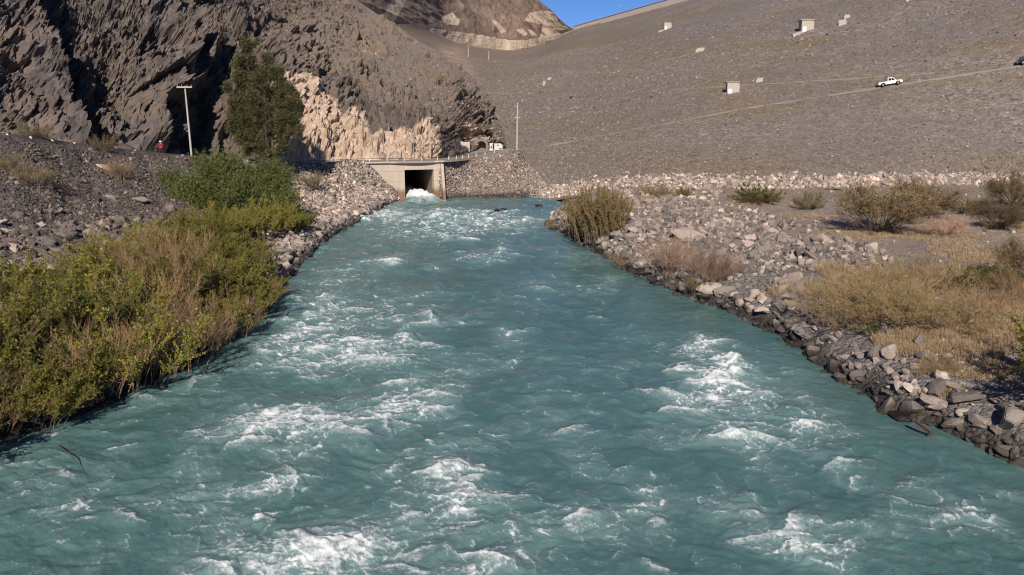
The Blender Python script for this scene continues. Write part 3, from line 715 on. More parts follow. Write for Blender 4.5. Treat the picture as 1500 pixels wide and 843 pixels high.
# foam patches: (pixel x, y, half width, half height, strength)
FO = [(545, 312, 70, 8, .55), (610, 322, 90, 10, .45), (690, 312, 60, 8, .55), (770, 323, 55, 6, .95), (735, 335, 60, 8, .55), (660, 338, 60, 10, .4), (590, 345, 60, 8, .3),
      (570, 383, 26, 10, .75), (690, 380, 40, 12, .45), (735, 362, 20, 10, .5), (640, 395, 18, 7, .4), (850, 378, 30, 10, .5), (720, 375, 30, 8, .55), (900, 410, 22, 6, .55), (875, 425, 30, 6, .35),
      (500, 400, 60, 22, .36), (470, 440, 55, 25, .4), (430, 495, 60, 24, .62), (520, 470, 70, 30, .38), (560, 515, 55, 25, .58), (460, 530, 70, 20, .5), (600, 575, 30, 25, .5), (660, 555, 20, 20, .5),
      (740, 490, 18, 12, .7), (750, 530, 18, 12, .45), (690, 520, 30, 10, .3), (410, 610, 70, 22, .78), (455, 650, 30, 40, .5), (560, 605, 70, 20, .62), (500, 630, 60, 18, .35), (350, 640, 60, 14, .35),
      (280, 670, 40, 14, .45), (290, 735, 60, 25, .6), (395, 722, 32, 14, .6), (105, 740, 34, 18, .6), (330, 780, 40, 25, .4), (430, 822, 110, 32, .78), (540, 800, 60, 50, .6), (640, 730, 60, 40, .45),
      (670, 700, 30, 25, .6), (740, 790, 120, 50, .36), (760, 830, 50, 20, .6), (690, 640, 60, 30, .3), (600, 680, 70, 30, .28),
      (1050, 530, 26, 40, .72), (1075, 575, 60, 45, .55), (1020, 580, 40, 30, .4), (1025, 497, 18, 8, .6), (1085, 650, 30, 32, .75), (1175, 635, 50, 16, .68), (1170, 580, 22, 36, .35), (930, 735, 22, 40, .66),
      (980, 640, 50, 18, .3), (1040, 730, 50, 20, .32), (1190, 800, 75, 45, .72), (1300, 775, 60, 18, .42), (1420, 745, 30, 45, .6), (1490, 720, 25, 12, .6), (1350, 740, 40, 40, .3), (1235, 680, 30, 20, .35),
      (860, 670, 30, 30, .35), (850, 760, 60, 40, .22), (800, 600, 60, 40, .2), (780, 430, 60, 25, .22), (600, 440, 50, 20, .3), (930, 500, 60, 20, .2), (860, 560, 60, 25, .2), (640, 470, 40, 15, .3)]
den = np.zeros(X.shape)
for (px, py, rx, ry, st) in FO:
    c = P(px, py); sx = rx * c[1] / FPX * 1.0; sy = abs(P(px, py - ry)[1] - P(px, py + ry)[1]) / 2
    q = ((wx - c[0]) / sx) ** 2 + ((wy - c[1]) / sy) ** 2
    m = q < 9
    den[m] += st * np.exp(-q[m] * .8)
gen = sstep(-.1, .5, fbm(X / 9, Y / 8, 3, 61)) * .17 + .10
far = sstep(70, 100, Y) * .2
left = sstep(4, -14, X + (Y - 40) * .05) * .12
den = np.clip(den, 0, 1.05) + gen + left + far
fx = wx + .3 * fbm(X / .9, Y / .9, 3, 71); fy = wy + .3 * fbm(X / .9, Y / .9, 3, 72)
thin = lambda x, y, sd_, lo, hi: sstep(lo, hi, 1 - np.abs(perlin2(x, y, sd_)))
cloud = fbm(fx / 1.9, fy / 1.25, 7, 87, .7)                     # fractal, soft edged
grain = fbm(X / .32, Y / .24, 4, 88, .7)
fil = np.maximum(thin(fx / 1.5, fy / .95, 81, .82, 1.0), thin(fx / .7, fy / .5, 82, .80, 1.0)) * (.55 + .9 * grain)
lump = fbm(fx / 1.8, fy / 1.4, 3, 87, .5)
crestm = sstep(.6, .8, med) * sstep(-.25, .3, fbm(X / 7, Y / 6, 2, 63))
d_ = np.clip(den, 0, 1.1)
q_ = d_ * .42 + .9 * cloud * (.35 + .6 * np.sqrt(d_)) + .22 * grain * (.3 + d_) + .12 * crestm + .14 * fil * (.3 + d_)
foam = np.clip(sstep(.18, 1.0, q_) * 1.0 * np.clip(.7 + .9 * grain + .5 * fil, .2, 1.15), 0, 1.1)
lace = fil * np.clip(.2 + .8 * d_, 0, .7) * sstep(-.15, .35, cloud + .3 * crestm)
foam = np.maximum(foam, lace * .62)
# breaking crests: ragged arcs with a sharp upstream front, foam trailing downstream behind it, and a hump of water under them
rg = np.random.default_rng(77)
jx = .16 * fbm(X / .35, Y / .3, 3, 201, .6) + .35 * fbm(X / 1.2, Y / 1.1, 2, 203); jy = .16 * fbm(X / .35, Y / .3, 3, 202, .6) + .35 * fbm(X / 1.2, Y / 1.1, 2, 204)
tex = np.clip(.5 + .55 * fbm(X / .55, Y / .42, 5, 205, .72) + .55 * grain, 0, 1.3)
hump = np.zeros(X.shape); trail = np.zeros(X.shape)
inriv = (Y < 136)
wgt = (np.clip(d_, .09, 1.0) ** 1.35 * Y ** .45 * inriv).ravel(); cw = np.cumsum(wgt); cw /= cw[-1]
def arcs(n, wlo, whi, llo, lhi, alo, ahi, curv, lift, spread):
    pick = np.searchsorted(cw, rg.uniform(0, 1, n)); pr_, pc_ = np.unravel_index(pick, X.shape)
    for r0_, c0_ in zip(pr_, pc_):
        x0, y0 = X[r0_, c0_], Y[r0_, c0_]; dd0 = d_[r0_, c0_]; k_ = (.6 + .4 * min(1, y0 / 60))
        W_ = rg.uniform(wlo, whi) ** 1.0 * (.55 + .6 * dd0) * k_; Lf = rg.uniform(llo, lhi) * (.55 + .6 * dd0) * k_; A_ = rg.uniform(alo, ahi) * (.55 + .6 * min(dd0, .9)); th_ = rg.normal(0, spread); cv = rg.uniform(-.3, 1.0) * curv
        ext_ = W_ + 3 * Lf + .8
        ra, rb = np.searchsorted(Dg, [y0 - ext_, y0 + ext_]); ca, cb = np.searchsorted(Tg, [(x0 - ext_) / y0 - .02, (x0 + ext_) / y0 + .02])
        if rb - ra < 2 or cb - ca < 2: continue
        sl_ = (slice(ra, rb), slice(ca, cb)); dx = X[sl_] - x0 + jx[sl_]; dy = Y[sl_] - y0 + jy[sl_]
        a = (dx * math.cos(th_) + dy * math.sin(th_)) / W_; b = -(-dx * math.sin(th_) + dy * math.cos(th_)) - cv * W_ * a * a
        edge = np.clip(1 - a * a, 0, 1) ** .7
        front = sstep(-.03, .05 + .06 * Lf, b)
        f_ = A_ * edge * front * np.exp(-np.clip(b, 0, 9) / (Lf * (.4 + .6 * edge))) 
        foam[sl_] = np.maximum(foam[sl_], f_ * (.50 + 1.15 * tex[sl_]))
        trail[sl_] = np.maximum(trail[sl_], .8 * A_ * edge * front * np.exp(-np.clip(b, 0, 9) / (2.6 * Lf + .2)))
        if lift: hump[sl_] = np.maximum(hump[sl_], lift * min(Lf, .9) * A_ * edge * np.exp(-(np.clip(b - .1, 0, 9) / (1.3 * Lf + .15)) ** 2) * sstep(-.45, .1, b))
arcs(330, .6, 2.8, .35, 1.0, .7, 1.15, .45, .42, .6)
arcs(1300, .3, 1.3, .12, .45, .65, 1.2, .6, .3, .7)
wgt = (np.clip(d_, .28, 1.0) * Y ** .45 * inriv).ravel(); cw = np.cumsum(wgt); cw /= cw[-1]
arcs(9000, .25, 1.8, .05, .13, .75, 1.5, 1.0, 0, .9)
H += hump
# white water rushing out of the tunnel
tx = (X - TO[0]) * AX[0] + (Y - TO[1]) * AX[1]; ty = (X - TO[0]) * AY[0] + (Y - TO[1]) * AY[1]
jet = np.exp(-(tx / 2.4) ** 4) * sstep(-5.5, -1.5, ty) * sstep(30, 20, ty)
jet2 = np.exp(-((tx - .5) / 7.0) ** 2) * np.exp(-((ty + 5) / 3.2) ** 2)
H += jet * (1.25 + .7 * fbm(X / .9, Y / .9, 4, 91)) + jet2 * .3
foam = np.maximum(foam, jet * 1.2); foam = np.maximum(foam, jet2 * (.45 + .9 * cloud + .3 * fil))
# standing waves in the rapid at the far end
rap = np.exp(-((Y - 108) / 9) ** 2)
H += rap * .35 * fbm(X / 3, Y / 2.2, 3, 93)
H += np.clip(den, 0, 1) * (.30 * cloud + .12) + .10 * crestm + .05 * foam * grain
mil = np.clip(den * .9 + .8 * fbm(fx / 2.5, fy / 2, 6, 95, .62) + .2 * crestm + .02, 0, 1) * sstep(.05, .4, den); mil = np.clip((.65 * mil + .65 * trail), 0, 1)
Z = H * np.clip(.55 + Y / 160, .55, 1.1)
ks = sstep(0.0, 4, np.minimum(np.abs(np.minimum(sdist(X[::8, ::8], Y[::8, ::8]), 0)), 99))
# calmer strip along the right bank
ksf = np.repeat(np.repeat(ks, 8, 0), 8, 1)[:NR, :NC]
Z = Z * (.35 + .65 * ksf); foam = foam * (.45 + .55 * ksf)
water = grid_obj('water', np.stack([X, Y, Z], -1), M_WATER, smooth=True, attrs={'foam': foam, 'milky': mil}, flip=True); tag(water, kind='structure')
M_STONE_SCREE = stone_mat('stone_scree', .85, wetline=False, warm=.03)
# ------------------------------------------------------------------ plants
def unit(a): return a / (np.linalg.norm(a, axis=-1, keepdims=True) + 1e-9)
def leaves(pos, d, L, W, rng):
    n = len(pos); r = unit(rng.normal(size=(n, 3))); sd_ = unit(np.cross(d, r)); nn = np.cross(d, sd_)
    L = L[:, None]; W = W[:, None]
    V = np.stack([pos, pos + d * L * .45 + sd_ * W * .5 + nn * L * .06, pos + d * L, pos + d * L * .45 - sd_ * W * .5 + nn * L * .06], 1)
    return V.reshape(-1, 3), np.arange(n * 4).reshape(n, 4)

def shrub_geo(seed, H, R, nst, ntw, nlf, ll, lw, spread=.9, droop=0., twl=.28, r0=.15, stemr=.02, up=.45, nsub=0, twr=.006, low=.3, spray=.5):
    rng = np.random.default_rng(seed)
    az = rng.uniform(0, 2 * math.pi, nst); tilt = spread * np.sqrt(rng.uniform(0, 1, nst))
    d = np.stack([np.sin(tilt) * np.cos(az), np.sin(tilt) * np.sin(az), np.cos(tilt)], 1)
    Lr = 1 / np.sqrt((np.sin(tilt) / R) ** 2 + (np.cos(tilt) / H) ** 2) * rng.uniform(.7, 1.05, nst)
    K = 7; t = np.linspace(0, 1, K)
    base = np.stack([np.cos(az), np.sin(az), 0 * az], 1) * (rng.uniform(0, r0 * R, nst))[:, None] + rng.normal(0, r0 * R * .4, (nst, 3)) * [1, 1, 0]
    wig = np.cumsum(rng.normal(0, .05, (nst, K, 3)), 1) * Lr[:, None, None] * .5
    S = base[:, None] + d[:, None] * (Lr[:, None] * t)[..., None] + wig * t[None, :, None]
    S[..., 2] += (.12 * np.sin(tilt) * Lr)[:, None] * (t * (1 - t) * 2)[None] - droop * (t ** 3)[None] * Lr[:, None]
    S[..., 2] = np.maximum(S[..., 2], .0)
    S[:, 0, 2] = -.15
    sr = stemr * (1 - .8 * t)[None] * rng.uniform(.6, 1.2, nst)[:, None]
    st = Acc().add(*tubes(S, sr, 4))
    i = rng.integers(0, nst, ntw); tt = low + (1 - low) * rng.uniform(0, 1, ntw) ** .8
    a = tt * (K - 1); j = np.minimum(a.astype(int), K - 2); f = (a - j)[:, None]
    p = S[i, j] * (1 - f) + S[i, j + 1] * f; sdir = unit(S[i, j + 1] - S[i, j])
    td = unit(sdir * .8 + rng.normal(0, spray, (ntw, 3)) + np.array([0, 0, up]))
    TL = twl * H * rng.uniform(.5, 1.1, ntw); k2 = np.linspace(0, 1, 4)
    T = p[:, None] + td[:, None] * (TL[:, None] * k2)[..., None] + np.cumsum(rng.normal(0, .05, (ntw, 4, 3)), 1) * TL[:, None, None] * k2[None, :, None]
    T[..., 2] -= droop * 1.2 * (k2 ** 2)[None] * TL[:, None]
    T[..., 2] = np.maximum(T[..., 2], .02)
    tw = Acc().add(*tubes(T, twr * (1 - .7 * k2)[None] * np.ones((ntw, 1)), 3))
    src, sdv, sl_ = T, td, TL
    if nsub:
        i = rng.integers(0, ntw, nsub); a = rng.uniform(.2, 1, nsub) * 3; j = np.minimum(a.astype(int), 2); f = (a - j)[:, None]
        p = T[i, j] * (1 - f) + T[i, j + 1] * f; d2 = unit(td[i] * .9 + rng.normal(0, spray * .9, (nsub, 3)) + np.array([0, 0, up * .7]))
        L2 = TL[i] * rng.uniform(.35, .8, nsub); k3 = np.linspace(0, 1, 3)
        T2 = p[:, None] + d2[:, None] * (L2[:, None] * k3)[..., None]; T2[..., 2] -= droop * (k3 ** 2)[None] * L2[:, None]
        T2[..., 2] = np.maximum(T2[..., 2], .02)
        tw.add(*tubes(T2, twr * .7 * (1 - .6 * k3)[None] * np.ones((nsub, 1)), 3))
        src, sdv = T2, d2
    fo = Acc()
    if nlf:
        M, KK, _ = src.shape; i = rng.integers(0, M, nlf); a = rng.uniform(.05, 1, nlf) * (KK - 1); j = np.minimum(a.astype(int), KK - 2); f = (a - j)[:, None]
        p = src[i, j] * (1 - f) + src[i, j + 1] * f
        ld = unit(sdv[i] * .5 + rng.normal(0, .6, (nlf, 3)) + np.array([0, 0, .25 - droop * 1.5]))
        fo.add(*leaves(p, ld, ll * rng.uniform(.6, 1.3, nlf), lw * rng.uniform(.6, 1.3, nlf), rng))
    return st, tw, fo

PROTO = {}
L_REED = leaf_mat('leaf_reed', [(0, (.13, .105, .04)), (.5, (.25, .19, .072)), (1, (.37, .26, .13))])
L_ROUND = leaf_mat('leaf_dark_olive', [(0, (.07, .075, .022)), (.5, (.145, .135, .045)), (1, (.235, .195, .08))])
def make_shrub(key, name, leafm, stemm, twigm=None, **kw):
    """prototype shrub: Empty > stems, foliage (or branches, twigs for a leafless one)"""
    st, tw, fo = shrub_geo(**kw)
    root = empty(name)
    if kw['nlf']:
        st.add(np.concatenate(tw.v), tw.l[0].reshape(-1, 4)) if len(tw.l) == 1 else [st.add(a, (b - b.min()).reshape(-1, 4)) for a, b in zip(tw.v, tw.l)]
        st.build('stems', stemm, root); fo.build('foliage', leafm, root)
    else:
        st.build('branches', stemm, root); tw.build('twigs', twigm or leafm, root)
    PROTO[key] = [root, False]; return root
def plant(key, p, h, rz=None, label='', cat='shrub', group=None, wide=1.0, sink=0.05):
    """place the prototype (first time) or a copy, scaled to height factor h"""
    root, used = PROTO[key]
    o = copy_tree(root) if used else root
    PROTO[key][1] = True
    for q in ('label', 'category', 'group'):
        if q in o: del o[q]
    o.location = (p[0], p[1], p[2] - sink); o.rotation_euler = (0, 0, random.uniform(0, 6.28) if rz is None else rz); o.scale = (h * wide, h * wide, h)
    tag(o, label, cat, group); return o

for i in range(4):
    make_shrub('yg%d' % i, 'leafy_shrub', L_YG, M_STEM, seed=10 + i, H=3.4, R=2.1, nst=46, ntw=900, nlf=16500, ll=.125, lw=.048, spread=.95, twl=.2, r0=.4, stemr=.02, up=.55, low=.3)
for i in range(2):
    make_shrub('dry%d' % i, 'dry_shrub', L_DRY, M_STEM_PALE, seed=30 + i, H=3.2, R=1.8, nst=60, ntw=1300, nlf=5600, ll=.07, lw=.026, spread=.75, twl=.2, r0=.45, stemr=.016, up=.6, low=.25)
make_shrub('gr0', 'green_shrub', L_GREEN, M_STEM_DARK, seed=40, H=3.0, R=2.1, nst=40, ntw=800, nlf=12000, ll=.10, lw=.04, spread=.95, twl=.2, r0=.35, stemr=.02)
for i in range(2):
    make_shrub('broom%d' % i, 'broom_shrub', L_BROOM, M_STEM_DARK, seed=50 + i, H=3.4, R=3.6, nst=46, ntw=1300, nlf=14000, ll=.15, lw=.028, spread=1.15, twl=.24, r0=.12, stemr=.035, up=.3, nsub=6500, twr=.008, low=.42, spray=.55)
make_shrub('pink', 'dry_brush', L_PINK, M_STEM_PALE, twigm=L_PINK, seed=60, H=2.2, R=1.8, nst=70, ntw=1300, nlf=0, ll=0, lw=0, spread=1.1, twl=.25, r0=.4, stemr=.012, up=.35, nsub=4200, twr=.0075, low=.15)
make_shrub('olive', 'olive_shrub', L_OLIVE, M_STEM, seed=64, H=2.4, R=1.9, nst=60, ntw=1000, nlf=6500, ll=.10, lw=.026, spread=1.0, twl=.24, r0=.4, stemr=.016, low=.2)
make_shrub('tangle', 'tangled_shrub', L_OLIVE, M_STEM_PALE, seed=67, H=2.6, R=2.6, nst=90, ntw=1700, nlf=13000, ll=.10, lw=.024, spread=1.15, twl=.24, r0=.5, stemr=.014, up=.3, low=.2, nsub=3000, twr=.006)
make_shrub('round', 'round_bush', L_ROUND, M_STEM_DARK, seed=70, H=2.2, R=2.2, nst=60, ntw=1100, nlf=26000, ll=.12, lw=.04, spread=1.45, twl=.2, r0=.3, stemr=.02, low=.12)
make_shrub('grey', 'grey_bush', L_GREY, M_STEM, seed=74, H=2.2, R=1.9, nst=60, ntw=900, nlf=20000, ll=.1, lw=.03, spread=1.4, twl=.22, r0=.3, stemr=.016, low=.12)
make_shrub('reed', 'reedy_shrub', L_REED, M_STEM, seed=78, H=5.6, R=2.6, nst=100, ntw=1500, nlf=22000, ll=.24, lw=.06, spread=.5, twl=.12, r0=.7, stemr=.025, up=.8, low=.1, spray=.3)

def LL(col, sfrac):
    """point on the left bank: column (index along the WL list) and fraction from the water (0) to the road (1)"""
    return sample_grid(GL, np.array([col / 13.0]), np.array([sfrac]))[0]

# left thicket: (column, fraction, kind, size)
TH = []
cols_ = [(1.2, 'yg0', .9), (1.9, 'dry0', .85), (2.4, 'yg1', .95), (2.9, 'yg2', .8), (3.35, 'yg3', .9), (3.75, 'dry1', .8), (4.15, 'yg0', .9), (4.6, 'dry0', .95), (5.0, 'dry1', 1.0), (5.35, 'dry0', .85),
         (5.75, 'yg2', .75), (6.15, 'dry1', .8), (6.6, 'yg1', .75), (7.0, 'dry0', .7), (7.45, 'yg3', .62)]
for c, k, h in cols_: TH.append((c + random.uniform(-.1, .1), .03 + .035 * random.random(), k, h * random.uniform(1.0, 1.4), 0))
for c, k, h in [(1.4, 'yg2', 1.0), (2.0, 'yg3', 1.05), (2.3, 'dry1', 1.0), (2.6, 'gr0', 1.15), (3.1, 'yg1', 1.05), (3.6, 'gr0', 1.1), (4.1, 'yg3', 1.1), (4.55, 'yg2', 1.05), (4.8, 'dry0', 1.2), (5.15, 'dry1', 1.2), (5.5, 'yg1', 1.1), (5.95, 'dry0', 1.05), (6.4, 'yg0', 1.0), (6.65, 'gr0', 1.0), (6.9, 'yg2', .95), (7.4, 'yg1', .8)]:
    TH.append((c + random.uniform(-.15, .15), .115 + .05 * random.random(), k, h * random.uniform(.85, 1.25), 1))
for c, k, h in [(1.9, 'yg1', 1.1), (2.5, 'yg2', 1.1), (3.0, 'gr0', 1.15), (3.5, 'yg0', 1.15), (4.0, 'yg1', 1.1), (4.5, 'yg3', 1.1), (4.9, 'dry0', 1.25), (5.2, 'dry1', 1.2), (5.5, 'dry0', 1.25), (6.0, 'yg0', 1.2), (6.6, 'yg1', 1.05), (7.1, 'yg3', 1.0)]:
    TH.append((c + random.uniform(-.15, .15), .215 + .08 * random.random(), k, h * random.uniform(.8, 1.2), 2))
for c, k, h in [(4.6, 'yg0', .9), (5.2, 'yg1', 1.0), (5.8, 'yg2', 1.1), (6.4, 'yg3', 1.15), (7.0, 'yg0', 1.15)]:
    TH.append((c, .36, k, h, 3))
ROWN = ['leaning over the water in the front row of the left thicket', 'in the second row of the thicket behind the water edge', 'in the back row of the left thicket beside the stones', 'at the inland end of the left thicket below the big green tree']
for c, f, k, h, row in TH:
    p = LL(c, f); kd = 'yellow-green shrub ' if k[0] == 'y' else ('dry brown shrub ' if k[0] == 'd' else 'dark green shrub ')
    plant(k, p, h * 1.02, label=kd + ROWN[row], group=kd.strip() + 's, ' + ['front', 'second', 'third', 'fourth'][row] + ' row of the left thicket', wide=1.08)
plant('gr0', LL(4.5, .06), .62, label='small bright green bush low among the brown shrubs at the left water edge')
plant('olive', P(335, 605) * [1, 1, 0] + np.array([-10.2, 4.0, .0]), .3, label='little olive sprig standing in the shallow water off the left thicket')
# shrubs below the pepper tree
for px, py, k, h, lb in [(395, 345, 'yg1', 1.2, 'yellow-green shrub right of the big green tree above the gravel spit'), (340, 350, 'yg2', 1.05, 'yellow-green shrub in front of the big green tree'),
                         (428, 342, 'yg0', .95, 'low yellowish shrub at the right foot of the big green tree, beside the shaded bank'), (300, 345, 'yg3', 1.0, 'yellow-green shrub at the left front of the big green tree')]:
    p = hit(B_LEFT, px, py); plant(k, p, h, label=lb, wide=1.2)
for px, py, k, h, lb in [(52, 272, 'olive', 1.0, 'dull grey-brown bush alone on the dark slope below the road'), (10, 250, 'olive', .8, 'dull bush at the left picture edge on the road slope'),
                         (175, 262, 'dry0', .8, 'sparse brown bush on the slope under the road bend'), (455, 275, 'olive', 1.15, 'dull olive bush on the pale stones left of the tunnel'),
                         (300, 250, 'gr0', .9, 'small green bush at the foot of the utility pole by the big green tree')]:
    p = hit(B_LEFT, px, py)
    if p is not None: plant(k, p, h, label=lb)
# roadside tufts at the cliff foot
for px, py, k, h, lb in [(95, 212, 'pink', .5, 'yellow grassy tuft on the road edge below the dark crag'), (150, 216, 'olive', .9, 'low dry bush on the road edge under the shaded gully'), (45, 200, 'grey', .95, 'grey-brown bush at the cliff foot near the left picture edge')]:
    p = Q(px, py, 93 if px > 60 else 86); p[2] -= .2; plant(k, p, h, label=lb, sink=.3)

# big pepper tree and tall conifer: trunk, limbs, crown
def crown(lobes, nclump, nleaf, ll, lw, droop, seed, rc):
    rng = np.random.default_rng(seed); lobes = np.array(lobes, float); vol = np.prod(lobes[:, 3:], 1) ** .55
    i = rng.choice(len(lobes), nclump, p=vol / vol.sum()); d = unit(rng.normal(size=(nclump, 3)))
    rr = rng.uniform(.6, 1.0, nclump)
    c = lobes[i, :3] + d * rr[:, None] * lobes[i, 3:]
    j = rng.integers(0, nclump, nleaf); g = rng.normal(0, 1, (nleaf, 3)) * rc
    g[:, 2] = g[:, 2] * (1 + droop) - droop * rc * np.abs(rng.normal(0, 1, nleaf))
    p = c[j] + g; ld = unit(d[j] * .6 + rng.normal(0, .55, (nleaf, 3)) + np.array([0, 0, .2 - droop * 1.6]))
    return c, Acc().add(*leaves(p, ld, ll * rng.uniform(.6, 1.3, nleaf), lw * rng.uniform(.6, 1.3, nleaf), rng))
def tree(name, label, base, lobes, leafm, barkm, nclump, nleaf, ll, lw, droop, seed, rc, trunks, tr):
    root = empty(name, base); tag(root, label, 'tree')
    c, fo = crown(lobes, nclump, nleaf, ll, lw, droop, seed, rc); rng = np.random.default_rng(seed)
    tk = Acc(); lm = Acc()
    for (tx_, ty_, tz_, lx, ly) in trunks:
        t_ = np.linspace(0, 1, 8); pts = np.stack([lx * .15 + (tx_ - lx * .15) * t_ ** 1.3, ly * .15 + (ty_ - ly * .15) * t_ ** 1.3, -.6 + (tz_ + .6) * t_], 1) + rng.normal(0, .08, (8, 3)) * [1, 1, 0]
        tk.tube(pts, tr * (1 - .85 * t_), 8)
        for q in c[rng.choice(len(c), 26)]:
            k = np.argmin(np.abs(pts[:, 2] - (q[2] - 1.2))); s0 = pts[min(k, 6)]; m = (s0 + q) / 2 + np.array([0, 0, .25])
            lm.tube([s0, m, q], [tr * .28, tr * .16, .02], 5)
    tk.build('trunk', barkm, root); lm.build('limbs', barkm, root); fo.build('crown', leafm, root); return root
pb = hit(B_LEFT, 335, 312); S_ = pb[1] / 788.0 * 788 / 1155   # metres per photo pixel at the tree
def lob(px, py, rx, ry, dy=0.0, ry2=None):
    q = Q(px, py, pb[1] + dy); return [q[0] - pb[0], q[1] - pb[1], q[2] - pb[2], rx * S_, (ry2 or rx) * S_, ry * S_]
tree('pepper_tree', 'wide bright green drooping tree between the road pole and the river thicket', pb,
     [lob(340, 268, 42, 34), lob(300, 288, 40, 34, -1), lob(262, 272, 26, 24, .5), lob(385, 272, 32, 30), lob(275, 308, 30, 26, -1), lob(335, 315, 44, 32, -2), lob(395, 308, 36, 34, -1), lob(420, 300, 18, 32, .5), lob(400, 262, 22, 22, 1), lob(318, 250, 26, 18, 1), lob(425, 322, 18, 22, -1)],
     L_GREEN, M_STEM_DARK, 330, 80000, .30, .11, .45, 5, .46, [(-1, 0, 4.0, -1, 0), (1.6, .4, 4.2, 1, 0), (3.4, 0, 3.4, 2, 0), (-3, 0, 3.2, -2, 0)], .28)
pb = Q(392, 243, 112); S_ = pb[1] / 1155
def lob(px, py, rx, ry, dy=0.0):
    q = Q(px, py, pb[1] + dy); return [q[0] - pb[0], q[1] - pb[1], q[2] - pb[2], rx * S_, rx * S_ * .8, ry * S_]
tree('conifer_tree', 'tall dark olive evergreen with two pointed tops standing before the tan rock cut', pb,
     [lob(364, 72, 9, 22), lob(360, 100, 20, 22), lob(395, 90, 9, 24), lob(396, 112, 20, 24), lob(352, 128, 20, 28), lob(385, 140, 30, 34), lob(420, 142, 16, 22), lob(431, 165, 13, 30), lob(355, 165, 20, 30), lob(388, 180, 28, 32), lob(420, 182, 20, 20), lob(362, 200, 18, 24), lob(392, 212, 20, 22), lob(352, 190, 14, 18), lob(410, 208, 12, 18)],
     L_CYP, M_STEM_DARK, 330, 90000, .25, .12, .1, 8, .29, [(-2, 0, 15, 0, 0), (.6, .2, 14, .5, 0), (2.5, 0, 9, 1.5, 0)], .32)

# right bank shrubs
RS = [(873, 352, 'reed', 1.12, 'tall reedy olive shrub at the water edge where the right bank begins', .78), (895, 345, 'reed', .9, 'shorter reedy shrub just right of the tall reedy shrub', .75), (850, 345, 'reed', .8, 'thin reedy shrub just left of the tall reedy shrub', .7),
      (815, 336, 'olive', .45, 'small green bush low at the tip of the right bank', 1.2),
      (960, 289, 'olive', 1.0, 'olive twiggy bush at the foot of the pale boulder strip, left of the yellow one', 1), (999, 291, 'yg1', .45, 'yellowish low bush beside the olive twiggy bush near the pale boulder strip', 1.3),
      (1110, 296, 'round', 1.1, 'dense dark olive round bush standing alone on the flat ground', 1.25), (1187, 307, 'grey', 1.05, 'pale grey-green bush between the round bush and the large broom bush', 1.05),
      (1288, 341, 'broom0', 1.42, 'large brown vase-shaped broom bush, biggest on the right flat', 1.05), (1352, 318, 'broom1', 1.2, 'brown broom bush half hidden behind the largest one', 1.15), (1405, 309, 'grey', .75, 'pale low twiggy bush trailing right of the broom bushes', 1.3),
      (1430, 314, 'round', .75, 'low dark green bush near the right edge of the flat', 1.1), (1482, 305, 'broom1', 1.25, 'tall broom bush at the far right below the boulder strip', 1.0), (1462, 335, 'broom0', .85, 'small broom bush with bare stems at the right edge', 1.1), (1385, 345, 'pink', .95, 'faint pale dry bush right of the largest broom bush', 1.1),
      (985, 398, 'pink', 1.4, 'pinkish dry brush among the riprap, upper of two', 1.05), (1045, 412, 'pink', 1.2, 'pinkish dry brush among the riprap, nearer of two', .95), (915, 394, 'olive', .72, 'olive tuft overhanging the water below the riprap', 1.1), (1022, 428, 'olive', .75, 'olive tuft left of the big pale boulder at the water', .85),
      (1245, 475, 'tangle', .98, 'grey-tan tangled shrub at the left end of the right thicket', 1.1), (1300, 470, 'tangle', 1.1, 'olive-tan tangled shrub in the middle of the right thicket', 1.15), (1365, 478, 'tangle', .95, 'tangled shrub at the right front of the right thicket', 1.15), (1330, 432, 'tangle', 1.0, 'tangled shrub at the back of the right thicket', 1.2), (1270, 440, 'tangle', .9, 'tangled shrub at the back left of the right thicket', 1.1),
      (1420, 430, 'gr0', .66, 'leafy green shrub behind the right thicket', 1.3), (1455, 425, 'yg2', .62, 'yellow-green leafy shrub at the right edge behind the grass', 1.3), (1490, 452, 'dry0', .95, 'brown dry shrub at the right picture edge', 1.0), (1440, 470, 'dry1', .72, 'rust-brown low shrub before the yellow-green one', 1.2), (1500, 415, 'broom0', .95, 'bare dark broom at the right picture edge behind the brown shrub', .8),
      (1275, 492, 'gr0', .28, 'little bright green plant at the foot of the right thicket', .9), (1375, 545, 'tangle', .3, 'small twiggy tuft among the riverside stones', 1.0)]
for px, py, k, h, lb, wd in RS:
    p = hit(B_RIGHT, px, py)
    if p is None: print('MISS', lb); continue
    plant(k, p, h, label=lb, wide=wd)
p = P(1640, 600, 2.2); plant('yg3', p, 1.25, label='leafy shrub just right of the view whose shadow falls on the grass', wide=1.3)
p = P(1600, 560, 2.2); plant('yg0', p, 1.15, label='second leafy shrub outside the right edge, farther from the water', wide=1.2)

